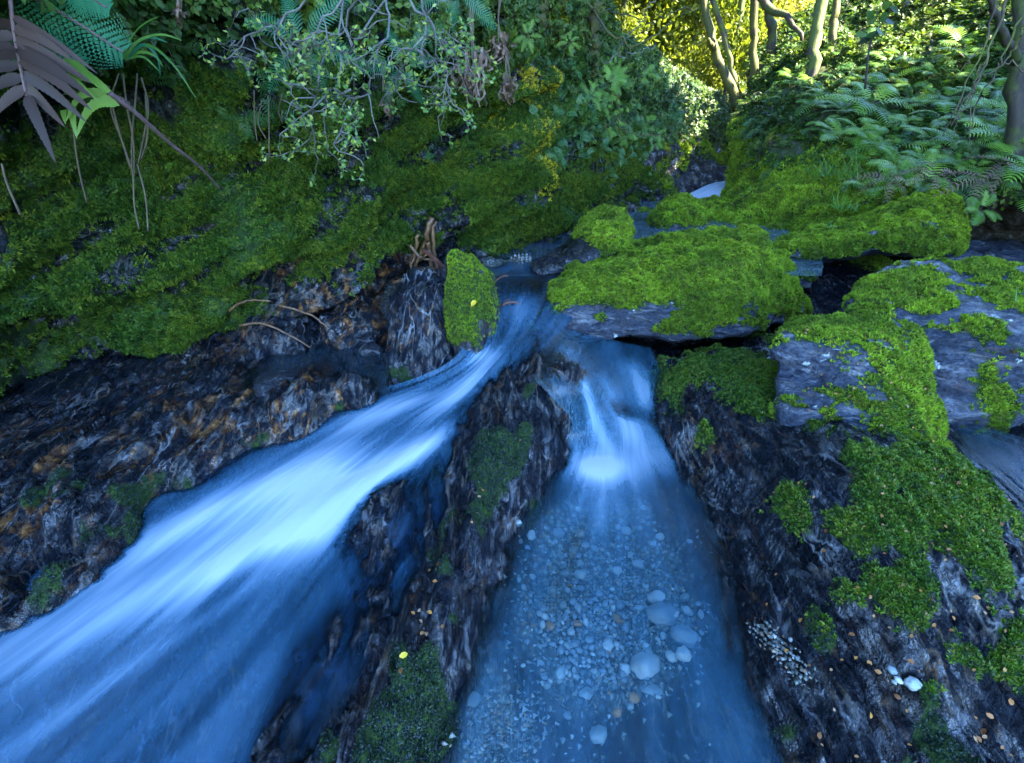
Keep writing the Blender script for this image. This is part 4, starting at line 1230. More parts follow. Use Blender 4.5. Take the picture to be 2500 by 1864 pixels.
def fr_moss(px, py, nn, f):
    band = np.exp(-((px - (2118 + (py - 850) * .35 + 50 * f)) / 52) ** 2) * sstep(760, 800, py)
    right = sstep(2140, 2190, px + 50 * f) * .95
    top = sstep(865, 825, py + 40 * f)
    lowr = sstep(950, 975, py + 30 * f) * sstep(.05, .3, f + .1)
    return np.maximum(np.maximum(band, right), np.maximum(top, lowr)) * (1 - .8 * sstep(.42, .6, f))
BOULD['front_right'] = boulder('mossy_boulder', 'blue grey layered boulder capped with moss, left of the large right edge boulder', 'boulder', [
    [(1960, 900, 1.880), (2050, 890, 1.920), (2180, 890, 1.920), (2260, 920, 1.840)],
    [(1930, 800, 1.720), (2030, 782, 1.760), (2120, 770, 1.760), (2185, 782, 1.720), (2240, 820, 1.640), (2262, 870, 1.560)],
    [(1912, 812, 1.584), (2020, 795, 1.600), (2110, 788, 1.600), (2180, 800, 1.560), (2238, 840, 1.504), (2266, 890, 1.440)],
    [(1900, 850, 1.480), (2000, 845, 1.456), (2090, 840, 1.424), (2160, 850, 1.392), (2225, 890, 1.376), (2272, 940, 1.344)],
    [(1900, 905, 1.424), (1990, 910, 1.376), (2075, 905, 1.328), (2150, 920, 1.296), (2220, 950, 1.288), (2285, 1000, 1.264)],
    [(1905, 960, 1.360), (1985, 975, 1.304), (2070, 985, 1.256), (2150, 1005, 1.216), (2225, 1030, 1.200), (2300, 1060, 1.200)],
    [(1905, 1010, 1.304), (1985, 1040, 1.240), (2075, 1065, 1.184), (2160, 1090, 1.136), (2240, 1110, 1.120), (2310, 1110, 1.152)],
    [(1910, 1050, 1.296), (2000, 1090, 1.216), (2080, 1120, 1.160), (2170, 1140, 1.120), (2240, 1150, 1.104), (2310, 1150, 1.152)],
], M['slate'], 190, 190, .022, .014, fr_moss, .015, T_BRIGHT, 20000, (.008, .015), seed=3, ldir=(-.16, .1, 1), lf=16)

def fl_moss(px, py, nn, f):
    top = sstep(850, 780, py + 90 * f - (px - 2250) * .18)
    a = sstep(-.05, .2, f + .45 * nn[:, 2] - .12) * top
    strip = np.exp(-((px - (2425 + 30 * f)) / 34) ** 2) * sstep(860, 920, py)
    edge = sstep(2140, 2100, px) * sstep(-.2, .1, f)
    return np.maximum(np.maximum(a, strip), edge * top) * sstep(2660, 2520, px - 120 * f) 
BOULD['far_right'] = boulder('mossy_boulder', 'large blue grey boulder with patchy moss and white lichen at the right edge', 'boulder', [
    [(2150, 900, 2.212), (2300, 860, 2.370), (2500, 840, 2.370), (2700, 850, 2.212), (2850, 900, 1.975)],
    [(2085, 740, 2.054), (2145, 690, 2.173), (2245, 655, 2.252), (2370, 648, 2.252), (2500, 658, 2.212), (2650, 690, 2.094), (2800, 760, 1.896)],
    [(2066, 752, 1.912), (2145, 715, 1.936), (2245, 690, 1.975), (2370, 690, 1.975), (2500, 705, 1.936), (2650, 740, 1.817), (2800, 820, 1.659)],
    [(2075, 780, 1.817), (2150, 765, 1.801), (2250, 755, 1.770), (2375, 760, 1.738), (2510, 780, 1.691), (2660, 830, 1.580), (2820, 900, 1.501)],
    [(2120, 830, 1.770), (2180, 835, 1.698), (2265, 845, 1.596), (2385, 850, 1.548), (2520, 860, 1.517), (2670, 920, 1.438), (2830, 1000, 1.383)],
    [(2200, 900, 1.706), (2230, 930, 1.619), (2285, 950, 1.501), (2390, 950, 1.469), (2525, 960, 1.446), (2670, 1000, 1.383), (2830, 1080, 1.343)],
    [(2235, 1000, 1.619), (2265, 1040, 1.525), (2310, 1070, 1.438), (2400, 1080, 1.414), (2530, 1090, 1.390), (2670, 1120, 1.343), (2830, 1180, 1.303)],
    [(2250, 1080, 1.580), (2280, 1120, 1.517), (2320, 1140, 1.422), (2405, 1150, 1.398), (2530, 1160, 1.375), (2670, 1190, 1.327), (2830, 1240, 1.280)],
], M['slate'], 220, 190, .03, .016, fl_moss, .014, T_BRIGHT, 16000, (.009, .017), seed=4, ldir=(-.35, .1, 1), lf=13)

def ti_moss(px, py, nn, f):
    return sstep(-.3, .1, nn[:, 2] + .3 * f) * sstep(-25, 20, (px - 1395) - (py - 545) * 1.0 + 45 * f)
BOULD['tilted'] = boulder('mossy_boulder', 'tilted wedge boulder with moss on its top beside the gravel spit of the upper pool', 'boulder', [
    [(1300, 650, 3.110), (1400, 600, 3.240), (1480, 590, 3.326), (1530, 600, 3.283)],
    [(1320, 640, 2.981), (1365, 595, 3.110), (1420, 545, 3.240), (1470, 515, 3.283), (1505, 510, 3.240), (1532, 545, 3.154)],
    [(1308, 645, 2.851), (1365, 610, 2.938), (1425, 565, 2.981), (1475, 535, 3.024), (1510, 530, 3.024), (1536, 560, 3.024)],
    [(1305, 652, 2.722), (1365, 630, 2.722), (1430, 600, 2.722), (1485, 575, 2.765), (1515, 570, 2.808), (1533, 580, 2.894)],
    [(1310, 662, 2.644), (1370, 652, 2.627), (1440, 630, 2.627), (1495, 610, 2.661), (1520, 600, 2.722), (1530, 600, 2.808)],
    [(1320, 672, 2.627), (1375, 668, 2.609), (1450, 648, 2.627), (1500, 630, 2.678), (1522, 622, 2.722), (1530, 615, 2.808)],
    [(1330, 680, 2.678), (1400, 680, 2.678), (1460, 665, 2.678), (1510, 650, 2.722), (1525, 640, 2.765)],
], M['dark_slate'], 150, 130, .025, .014, ti_moss, .022, T_BRIGHT, 11000, (.012, .022), seed=5, ldir=(.65, .1, .75), lf=12)

BOULD['far'] = boulder('mossy_boulder', 'rounded moss covered boulder in the upper pool below the far cascade', 'boulder', [
    [(1600, 565, 4.655), (1660, 560, 4.750), (1730, 560, 4.750)],
    [(1600, 530, 4.513), (1622, 497, 4.655), (1660, 482, 4.702), (1690, 488, 4.655), (1712, 515, 4.560)],
    [(1588, 543, 4.322), (1620, 512, 4.322), (1660, 500, 4.370), (1695, 505, 4.370), (1715, 530, 4.370)],
    [(1586, 552, 4.180), (1625, 535, 4.132), (1665, 528, 4.132), (1698, 532, 4.180), (1714, 545, 4.275)],
    [(1592, 560, 4.132), (1630, 556, 4.066), (1668, 556, 4.066), (1700, 558, 4.132), (1712, 560, 4.228)],
    [(1600, 568, 4.132), (1630, 572, 4.085), (1668, 575, 4.085), (1700, 572, 4.132), (1712, 570, 4.228)],
], M['dark_slate'], 100, 90, .03, .012, lambda px, py, nn, f: sstep(-.1, .3, nn[:, 2] + .4 * f - .05) * sstep(562, 540, py + 10 * f), .03, T_BRIGHT, 5000, (.018, .034), seed=6)
BOULD['far_side'] = boulder('mossy_boulder', 'low mossy boulder joining the right bank behind the upper pool', 'boulder', [
    [(1700, 570, 4.9), (1760, 560, 5.0), (1820, 560, 4.9)],
    [(1695, 510, 4.9), (1730, 492, 5.0), (1780, 488, 5.0), (1830, 510, 4.9)],
    [(1700, 530, 4.6), (1740, 515, 4.65), (1785, 512, 4.65), (1835, 530, 4.6)],
    [(1705, 560, 4.45), (1745, 552, 4.4), (1790, 552, 4.4), (1835, 560, 4.4)],
    [(1710, 580, 4.4), (1750, 580, 4.35), (1795, 580, 4.35), (1835, 585, 4.4)],
], M['dark_slate'], 90, 80, .04, .014, lambda px, py, nn, f: sstep(-.2, .25, nn[:, 2] + .5 * f + .05), .03, T_BRIGHT, 5000, (.018, .032), seed=7)
boulder('mossy_stone', 'small dark stone with a moss cap left of the rounded mossy boulder', 'stone', [
    [(1545, 540, 5.1), (1570, 538, 5.15), (1595, 538, 5.1)],
    [(1540, 525, 5.0), (1565, 513, 5.05), (1592, 520, 5.0)],
    [(1538, 535, 4.85), (1565, 528, 4.85), (1594, 532, 4.85)],
    [(1540, 548, 4.8), (1566, 548, 4.78), (1592, 545, 4.8)],
], M['dark_slate'], 50, 40, .02, .01, topmoss(.1, .4), .02, T_BRIGHT, 4000, (.016, .028), seed=8)
boulder('stone', 'bare dark grey stone at the water in front of the rounded mossy boulder', 'stone', [
    [(1655, 585, 4.1), (1690, 580, 4.15), (1725, 585, 4.1)],
    [(1650, 575, 4.02), (1680, 558, 4.05), (1705, 553, 4.05), (1728, 572, 4.0)],
    [(1645, 582, 3.9), (1680, 572, 3.9), (1708, 570, 3.9), (1730, 582, 3.92)],
    [(1650, 592, 3.88), (1680, 592, 3.86), (1708, 592, 3.86), (1728, 592, 3.9)],
], M['dark_slate'], 60, 50, .025, .012, seed=9)
boulder('stone', 'speckled grey stone at the left end of the large middle boulder', 'stone', [
    [(1335, 715, 2.75), (1370, 712, 2.8), (1400, 715, 2.75)],
    [(1330, 690, 2.68), (1360, 678, 2.7), (1395, 682, 2.7)],
    [(1322, 700, 2.55), (1360, 692, 2.54), (1395, 698, 2.55)],
    [(1325, 718, 2.5), (1360, 720, 2.48), (1392, 720, 2.5)],
], M['dark_slate'], 60, 50, .02, .010, seed=10, stain=.4)
boulder('stone', 'pale slab stone propping up the left end of the overhanging mossy boulder', 'stone', [
    [(1925, 690, 3.2), (1960, 680, 3.25), (1995, 690, 3.2)],
    [(1915, 655, 3.2), (1955, 648, 3.22), (1985, 660, 3.2)],
    [(1912, 675, 3.0), (1955, 668, 3.0), (1990, 678, 3.0)],
    [(1918, 700, 2.95), (1955, 700, 2.95), (1985, 700, 2.95)],
], M['slate'], 60, 50, .02, .014, topmoss(.5, .8), .012, T_BRIGHT, 6000, (.01, .016), seed=11)
boulder('stone', 'flat grey rock under the drooping ferns at the right edge', 'stone', [
    [(2320, 640, 3.6), (2420, 630, 3.7), (2560, 640, 3.6)],
    [(2310, 615, 3.5), (2380, 590, 3.6), (2450, 588, 3.6), (2560, 600, 3.5)],
    [(2310, 625, 3.25), (2390, 612, 3.25), (2460, 612, 3.25), (2570, 620, 3.2)],
    [(2320, 655, 3.15), (2400, 655, 3.12), (2470, 655, 3.12), (2570, 660, 3.1)],
], M['slate'], 90, 60, .035, .02, seed=12)

# standing stones and slabs beside the chute
def we_moss(px, py, nn, f):
    return sstep(.05, -.15, (py - 800 + 60 * f) / 200) * sstep(.40, .1, f) * sstep(1212, 1180, px + 10 * f) + .9 * sstep(-.05, .2, f) * sstep(930, 840, py) * sstep(1190, 1140, px)
boulder('standing_stone', 'upright wedge stone with moss on its slanted face and a yellow leaf stuck to it', 'stone', [
    [(1118, 900, 2.32), (1160, 890, 2.35), (1205, 870, 2.3)],
    [(1104, 650, 2.16), (1140, 648, 2.24), (1180, 668, 2.24), (1207, 690, 2.18)],
    [(1100, 640, 2.06), (1138, 645, 2.04), (1180, 672, 2.04), (1210, 698, 2.10)],
    [(1095, 720, 1.99), (1140, 726, 1.95), (1188, 735, 1.94), (1216, 740, 2.04)],
    [(1095, 800, 1.93), (1140, 812, 1.87), (1180, 822, 1.86), (1208, 810, 1.98)],
    [(1108, 875, 1.88), (1140, 900, 1.82), (1168, 912, 1.80), (1190, 880, 1.92)],
    [(1112, 930, 1.86), (1142, 960, 1.80), (1166, 965, 1.78), (1190, 935, 1.9)],
], M['dark_slate'], 130, 150, .010, .010, we_moss, .010, T_BRIGHT, 20000, (.006, .011), seed=13, ldir=(.95, .3, .1), lf=32, stain=.35, tup=(0, 0, .2))
boulder('standing_stone', 'dark wet upright stone with white veins left of the mossy wedge stone', 'stone', [
    [(965, 930, 2.25), (1030, 920, 2.3), (1095, 900, 2.28)],
    [(975, 715, 2.16), (1015, 680, 2.24), (1055, 674, 2.26), (1095, 685, 2.22)],
    [(958, 724, 2.06), (1010, 694, 2.08), (1055, 690, 2.08), (1100, 700, 2.1)],
    [(950, 780, 1.98), (1000, 765, 1.94), (1060, 760, 1.95), (1104, 765, 2.02)],
    [(944, 860, 1.90), (995, 860, 1.84), (1060, 850, 1.86), (1104, 845, 1.96)],
    [(938, 945, 1.82), (990, 955, 1.76), (1050, 935, 1.79), (1100, 905, 1.9)],
    [(936, 1000, 1.80), (990, 1010, 1.74), (1050, 985, 1.77), (1100, 960, 1.88)],
], M['veined'], 140, 150, .022, .014, lambda px, py, nn, f: .9 * sstep(.15, .4, f) * sstep(850, 930, py), .008, T_DARK, 26000, (.004, .008), seed=14, ldir=(.9, .2, .25), lf=22, stain=.5)
boulder('rusty_rock', 'rust brown wet rock at the foot of the rock wall left of the standing stones', 'rock', [
    [(760, 870, 2.5), (840, 860, 2.55), (940, 850, 2.5)],
    [(775, 760, 2.4), (830, 690, 2.45), (885, 690, 2.48), (935, 740, 2.4)],
    [(765, 790, 2.25), (830, 730, 2.25), (890, 720, 2.28), (938, 770, 2.28)],
    [(755, 830, 2.14), (830, 800, 2.1), (895, 790, 2.12), (936, 810, 2.18)],
    [(750, 865, 2.1), (830, 860, 2.04), (895, 855, 2.06), (930, 850, 2.14)],
    [(755, 890, 2.1), (830, 895, 2.04), (895, 890, 2.06), (930, 880, 2.14)],
], M['rust_rock'], 110, 100, .04, .02, seed=15, ldir=(.7, .2, .5), lf=14, stain=.4)
boulder('rusty_rock', 'angular dark rock with rusty edges against the rock wall above the side pool', 'rock', [
    [(590, 830, 2.4), (680, 820, 2.45), (770, 830, 2.4)],
    [(600, 770, 2.3), (640, 715, 2.36), (710, 700, 2.4), (765, 740, 2.34)],
    [(585, 800, 2.16), (640, 745, 2.18), (715, 735, 2.2), (772, 775, 2.2)],
    [(580, 830, 2.06), (645, 800, 2.04), (720, 800, 2.05), (770, 815, 2.12)],
    [(590, 865, 2.04), (650, 870, 2.0), (720, 868, 2.0), (765, 860, 2.08)],
], M['bedrock'], 100, 90, .045, .02, seed=16, ldir=(.6, .2, .7), lf=12, stain=.7)
boulder('slate_slab', 'flat pointed slate slab lying at the edge of the side pool on the left', 'stone', [
    [(640, 935, 1.730), (700, 930, 1.767), (775, 930, 1.767)],
    [(622, 925, 1.711), (650, 910, 1.739), (710, 908, 1.767), (785, 918, 1.730)],
    [(618, 935, 1.637), (650, 924, 1.646), (715, 922, 1.655), (786, 928, 1.674)],
    [(622, 958, 1.590), (650, 962, 1.581), (715, 960, 1.600), (780, 940, 1.655)],
    [(630, 972, 1.600), (655, 980, 1.590), (715, 978, 1.609), (770, 958, 1.665)],
], M['dark_slate'], 80, 70, .006, .006, seed=17, ldir=(0, .2, 1), lf=40)
for k, (x0, y0, Y, sc, lab) in enumerate([(905, 865, 2.0, .05, 'pale rounded stone half under water in the side pool beside the dark standing stone'), (700, 845, 2.08, .06, 'flat brown stone at the back of the side pool below the rusty edged rock'),
                                          (60, 1105, 1.62, .09, 'round rust coloured rock at the left edge under the rock wall')]):
    r = sc
    c = P(x0, y0, Y)
    def at(dx, dy, dz): 
        q = to_px(c + np.array([dx, dy, dz]) * r)
        return (q[0], q[1], c[1] + dy * r)
    boulder('stone', lab, 'stone', [[at(-1, .6, -.6), at(0, .9, -.6), at(1, .6, -.6)], [at(-.9, .5, .3), at(0, .7, .6), at(.9, .5, .25)], [at(-.95, -.1, .35), at(0, -.1, .65), at(.95, -.1, .3)], [at(-.9, -.6, -.1), at(0, -.9, 0), at(.9, -.6, -.1)], [at(-.9, -.6, -.7), at(0, -.9, -.7), at(.9, -.6, -.7)]],
            M['rust_rock'] if k != 0 else M['dark_slate'], 50, 50, .012, .006, seed=18 + k, stain=.3)


# ------------------------------------------------------------------ pebbles in the pool
def stone_mesh(name, mat, seed, sq=(1, .8, .6)):
    import bmesh
    bm = bmesh.new()
    bmesh.ops.create_icosphere(bm, subdivisions=3, radius=1.0)
    v = np.array([w.co[:] for w in bm.verts])
    f = [[w.index for w in g.verts] for g in bm.faces]
    bm.free()
    v = v * (1 + .26 * fbm(v * 1.25 + seed * 9, 3))[:, None] * np.array(sq)
    return mk_mesh(name, v, f, [mat])


PEB = {k: [stone_mesh('pebble', M[m], i + 5 * j, sq) for j, sq in enumerate([(1, .8, .5), (1, .7, .6), (1, .9, .7)])] for i, (k, m) in enumerate([('white', 'peb_white'), ('grey', 'peb_grey'), ('blue', 'peb_blue'), ('rust', 'peb_rust')])}


def bed_z(x, y):
    return float(bed_fn(np.array([[x, y]]))[0, 0])


def bed_at(px, py):
    z = -.1
    for k in range(6):
        c = P(px, py, z=z)
        z = bed_z(c[0], c[1])
    return P(px, py, z=z)


def pebble(px, py, r_px, kind, j, rz, label, group=None, sink=.2):
    c = bed_at(px, py)
    dep = to_px(c)[2]
    r = r_px / F_PX * dep
    o = link('pebble', PEB[kind][j])
    o.location = c + np.array([0, 0, r * .45])
    o.rotation_euler = (rnd.uniform(-.15, .15), rnd.uniform(-.15, .15), rz)
    o.scale = (r, r, r)
    props(o, label, 'pebble', group)
    return o


pebble(1572, 1637, 36, 'white', 2, .3, 'large round white quartz pebble with faint grey lines, brightest in the pool')
pebble(1668, 1603, 20, 'white', 2, 1.2, 'round white pebble right of the largest white one')
pebble(1638, 1608, 16, 'white', 0, 1.6, 'narrow white pebble between two round white ones')
pebble(1668, 1562, 31, 'blue', 0, -.3, 'oval banded blue grey pebble at the right of the pebble bed')
pebble(1612, 1512, 36, 'blue', 0, .2, 'largest blue grey stone under the water above the white pebbles')
pebble(1604, 1468, 24, 'white', 1, .1, 'long white pebble at the back of the pebble bed')
pebble(1648, 1505, 10, 'white', 0, .8, 'small pinkish white pebble resting beside the largest blue grey stone')
pebble(1585, 1605, 20, 'grey', 2, .5, 'round grey pebble touching the back of the largest white one')
pebble(1578, 1583, 10, 'white', 2, 0, 'small white ball pebble behind the largest white one')
pebble(1520, 1647, 15, 'blue', 1, .9, 'grey blue pebble left of the largest white one')
pebble(1590, 1697, 26, 'grey', 0, -.6, 'pale oval pebble in front of the largest white one')
pebble(1548, 1708, 15, 'rust', 2, 0, 'single orange pebble in front of the pebble bed')
pebble(1484, 1580, 16, 'white', 0, 1.1, 'heart shaped white pebble in the middle of the pebble bed')
pebble(1368, 1648, 18, 'grey', 1, 1.2, 'pale upright pebble left of the pebble bed')
pebble(1430, 1698, 17, 'grey', 0, .2, 'light pebble alone in front of the pebble bed on the left')
pebble(1408, 1527, 12, 'rust', 1, 0, 'small rust brown pebble at the back left of the pebble bed')
pebble(1155, 1715, 20, 'grey', 0, .4, 'grey pebble close under the centre ridge near the bottom edge')
pebble(1460, 1800, 22, 'grey', 2, .4, 'pale stone low in the pool near the bottom edge')
pts = []
for k in range(5000):
    if len(pts) >= 270: break
    if k % 10 < 8:
        px, py = rnd.gauss(1455, 70), rnd.gauss(1560, 52)
        r = rnd.choice((4, 5, 6, 6, 7, 8, 10, 12))
    else:
        px, py = rnd.gauss(1440, 120), rnd.gauss(1420, 130)
        r = rnd.choice((6, 8, 10, 12, 15))
    if not (1260 < px < 1720 and 1240 < py < 1780): continue
    if any((px - a) ** 2 + (py - b) ** 2 < (.75 * (r + c)) ** 2 for a, b, c in pts): continue
    if (px - 1572) ** 2 + (py - 1637) ** 2 < 40 ** 2: continue
    pts.append((px, py, r))
    kind = rnd.choices(('white', 'grey', 'blue', 'rust'), (2, 5, 4, .5))[0]
    lab = {'white': 'small white quartz pebble among many on the clear pool bed', 'grey': 'small grey green pebble among many on the clear pool bed', 'blue': 'small blue grey slate pebble among many on the clear pool bed', 'rust': 'small rusty orange pebble among grey ones on the clear pool bed'}[kind]
    pebble(px, py, r, kind, rnd.randrange(3), rnd.uniform(0, 3), lab, kind + ' pebbles scattered on the pool bed')

# stones caught on the right bedrock
bed_flat = bed_grid.reshape(-1, 3)
bpx, bpy_, bdep = to_px(bed_flat)


def bed_vis(px, py):
    d = (bpx - px) ** 2 + (bpy_ - py) ** 2
    i = int(np.argmin(d + (bdep > 6) * 1e9))
    r, c = divmod(i, bed_grid.shape[1])
    a = bed_grid[min(r + 2, bed_grid.shape[0] - 1), c] - bed_grid[max(r - 2, 0), c]
    b = bed_grid[r, min(c + 2, bed_grid.shape[1] - 1)] - bed_grid[r, max(c - 2, 0)]
    n = np.cross(b, a)
    return bed_flat[i], n / np.linalg.norm(n)


for px, py, r, kind, j, lab in [(2196, 1665, 14, 'white', 1, 'long white pebble caught in a hollow of the right bedrock'), (2226, 1668, 24, 'grey', 2, 'rounded grey pebble beside the long white one on the right bedrock'),
                                (2180, 1628, 15, 'blue', 0, 'flat slate pebble above the white one on the right bedrock'), (2180, 1672, 9, 'grey', 1, 'small brown grey pebble left of the long white one on the right bedrock'),
                                (1930, 1568, 9, 'white', 0, 'small pale pebble in the gravel crack of the right bedrock, upper'), (1943, 1612, 9, 'grey', 2, 'small greenish pebble in the gravel crack of the right bedrock, lower')]:
    c, n = bed_vis(px, py)
    rr = r / F_PX * to_px(c)[2]
    o = link('pebble', PEB[kind][j])
    o.location = c + n * rr * .35
    rr *= .72
    o.scale = (rr, rr, rr)
    o.rotation_euler = Vector(n).to_track_quat('Z', 'Y').to_euler()
    props(o, lab, 'pebble')

# fine gravel: spit by the upper pool and crack in the bedrock
gv = MB()
for k in range(4200):
    if k >= 1500:
        px, py, r = rnd.gauss(1460, 110), rnd.gauss(1500, 120), rnd.uniform(.003, .008)
        if k > 3600: px, py = rnd.gauss(1230, 60), rnd.gauss(1790, 60)
        if k > 3600 and px < 1200 - (py - 1600) * .55: continue
        if not (1230 < px < 1740 and 1240 < py < 1860) and k <= 3600: continue
    elif k < 900:
        u = rnd.random()
        px, py = 1275 + rnd.gauss(0, 18) + 40 * u, 640 + rnd.gauss(0, 7) - 14 * u
        r = rnd.uniform(.006, .013)
    else:
        u = rnd.random()
        px, py = 1850 + 120 * u + rnd.gauss(0, 12), 1525 + 130 * u + rnd.gauss(0, 12)
        r = rnd.uniform(.002, .005)
    c, n = bed_vis(px, py)
    q = [np.array(w) * r * rnd.uniform(.7, 1.2) for w in [(1, 0, 0), (-.5, .8, 0), (-.5, -.8, 0), (0, 0, .9), (0, 0, -.6)]]
    gv.add([c + w + np.array([rnd.uniform(-.004, .004), rnd.uniform(-.004, .004), 0]) for w in q], [(0, 1, 3), (1, 2, 3), (2, 0, 3), (1, 0, 4), (2, 1, 4), (0, 2, 4)])
g = link('gravel', gv.mesh('gravel', [M['gravel']], False))
props(g, 'fine grey gravel on the spit by the upper pool and in a crack of the right bedrock', 'gravel', kind='stuff')

# fallen leaves
lm = []
for j in range(3):
    mb = MB()
    mb.blade([(0, -.5, 0), (0, -.2, .06), (0, .15, .08), (0, .5, .0)], .36, fold=.25)
    lm.append(mb.mesh('fallen_leaf', [M['fallen']]))
ylm = MB()
ylm.blade([(0, -.5, 0), (0, -.2, .1), (0, .15, .1), (0, .5, .0)], .34, fold=.35)
ylm = ylm.mesh('yellow_leaf', [M['yellow_leaf']])


def lay_leaf(c, n, size, me, label, group=None, name='fallen_leaf'):
    o = link(name, me)
    o.location = np.array(c) + np.array(n) * (.006 + size * .1)
    nn = (Vector(n) + Vector((rnd.uniform(-.4, .4), rnd.uniform(-.4, .4), .2))).normalized()
    o.rotation_euler = (nn.to_track_quat('Z', 'Y') @ Matrix.Rotation(rnd.uniform(0, 6.28), 3, 'Z').to_quaternion()).to_euler()
    o.scale = (size, size, size)
    props(o, label, 'leaf', group)


for k in range(115):
    px, py = rnd.uniform(1830, 2490), rnd.uniform(1130, 1850)
    if py > 1130 + (px - 1830) * .2 + 900 or px < 1830 + (py - 1130) * .12: continue
    c, n = bed_vis(px, py)
    lay_leaf(c, n, rnd.choice((.005, .006, .007, .008, .011)), rnd.choice(lm), 'tiny orange brown fallen leaf on the moss and wet rock of the right slope', 'fallen leaves on the right slope')
for k in range(16):
    t = rnd.random()
    px, py = 1260 - 330 * t + rnd.gauss(0, 25), 1080 + 640 * t + rnd.gauss(0, 20)
    c, n = bed_vis(px, py)
    lay_leaf(c, n, rnd.uniform(.008, .012), rnd.choice(lm), 'tiny pale orange fallen leaf on the wet centre ridge', 'fallen leaves on the centre ridge')
c, n = bed_vis(983, 1597)
lay_leaf(c, n, .016, ylm, 'bright yellow leaf lying on the centre ridge near the bottom', name='yellow_leaf')
lay_leaf(P(1157, 742, 1.925), (0, -.9, .35), .030, ylm, 'ragged yellow leaf stuck to the mossy face of the upright wedge stone', name='yellow_leaf')
fr_p = BOULD['front_right'][1].reshape(-1, 3)
fr_n = g_normals(BOULD['front_right'][1]).reshape(-1, 3)
if fr_n[:, 2].mean() < 0: fr_n = -fr_n
fq = to_px(fr_p)
for k in range(40):
    px, py = rnd.uniform(1910, 2290), rnd.uniform(800, 1100)
    i = int(np.argmin((fq[0] - px) ** 2 + (fq[1] - py) ** 2 + (fq[2] > 2.0) * 1e6))
    lay_leaf(fr_p[i], fr_n[i] * np.sign(-(fr_n[i] @ (fr_p[i] - CAM)) + 1e-9), rnd.uniform(.006, .011), rnd.choice(lm), 'tiny orange fallen leaf on the moss of the blue grey layered boulder', 'fallen leaves on the layered boulder')


# ------------------------------------------------------------------ ferns
def frond_mesh(name, mat, smat, pairs=13, droop=.45, e0=.55, pl=.25, pw=.028, segs=3, taper=None):
    """one pinnate frond of unit length: stalk and leaflets"""
    mb = MB()
    def at(u): return Vector((0, u * math.cos(e0), u * math.sin(e0) - droop * u * u))
    mb.tube([at(u) for u in (0, .25, .5, .75, 1)], [.008, .007, .006, .004, .002], 3, 1, cap=False)
    for i in range(pairs):
        u = .2 + .78 * i / (pairs - 1)
        l = pl * (math.sin(math.pi * (.16 + .80 * (u - .2) / .8)) ** .8) * rnd.uniform(.92, 1.08)
        t = (at(min(u + .03, 1)) - at(u - .03)).normalized()
        up = Vector((1, 0, 0)).cross(t)
        for sg in (-1, 1):
            d = (Vector((sg, 0, 0)) + t * (.25 + .5 * u)).normalized()
            pts = [at(u) + d * l * w + up * (.02 * math.sin(3 * w) - .10 * l * 4 * w * w * .35) for w in np.linspace(0, 1, segs + 1)]
            mb.blade(pts, pw, up, prof=lambda v: (1 - v) ** .6 * .95 + .05, saw=.0)
    return mb.mesh(name, [mat, smat])


FR = [frond_mesh('frond', M['fern'], M['vine'], 13, .42, .6, .24, .0155), frond_mesh('frond', M['fern'], M['vine'], 12, .55, .75, .28, .018), frond_mesh('frond', M['fern'], M['vine'], 15, .35, .35, .21, .0135)]
FRD = [frond_mesh('frond', M['dead_leaf'], M['vine'], 10, .9, .4, .2, .016)]


def fern(loc, size, label, group=None, meshes=FR, n=6, tilt=(0, -.3), name='fern'):
    root = empty(name, loc)
    props(root, label, 'fern', group)
    a0 = rnd.uniform(0, 6.28)
    for k in range(n):
        o = bpy.data.objects.new('frond', rnd.choice(meshes))
        COL.objects.link(o)
        o.parent = root
        s = size * rnd.uniform(.75, 1.1)
        o.scale = (s, s, s)
        o.rotation_euler = (rnd.uniform(-.2, .2), rnd.uniform(-.2, .2), a0 + 6.283 * k / n + rnd.uniform(-.3, .3))
    root.rotation_euler = (tilt[1] * -1.0, tilt[0], 0)
    return root


rbp = rb_grid.reshape(-1, 3)
rbq = to_px(rbp)


def bank_at(px, py):
    d = (rbq[0] - px) ** 2 + (rbq[1] - py) ** 2 + rbq[2] * 30
    return rbp[int(np.argmin(d))]


heroes = [(1380, 400), (1560, 390), (1820, 290), (1830, 360), (1700, 600), (1390, 500), (1350, 590), (1250, 640), (1470, 760), (1330, 790), (1290, 880), (1420, 900), (1100, 690), (1080, 830), (1620, 660), (1960, 800), (1560, 970), (1450, 1020), (1880, 1030),
          (2130, 960), (2200, 860), (2050, 900), (1570, 1130), (2150, 1180), (2190, 1060), (1500, 540), (1700, 740), (1800, 880), (1700, 900), (1620, 860), (1990, 700), (1950, 620), (1880, 480), (2020, 560), (1760, 480), (1640, 470), (1560, 640), (980, 760), (1000, 600), (1200, 800), (1850, 760), (2080, 780)]
seen = []
for k, (hx, hy) in enumerate(heroes):
    px, py = 1600 + hx * .4061, hy * .4061
    c = bank_at(px, py + 14)
    fern(c + np.array([0, -.03, .05]), rnd.uniform(.18, .38) * (1 + .08 * (c[1] - 3.5)), 'pale blue green fern among many alike on the slope of the right bank', 'ferns on the slope of the right bank', tilt=(rnd.uniform(-.2, .1), rnd.uniform(-.5, -.2)), n=rnd.choice((5, 6, 7)))
for k in range(46):
    px, py = rnd.uniform(1880, 2500), rnd.uniform(90, 480)
    if py > 470 - (2100 - px) * .6: continue
    c = bank_at(px, py)
    fern(c + np.array([0, -.02, .03]), rnd.uniform(.18, .30), 'pale blue green fern among many alike on the slope of the right bank', 'ferns on the slope of the right bank', tilt=(rnd.uniform(-.2, .1), rnd.uniform(-.5, -.2)), n=rnd.choice((4, 5, 6)))
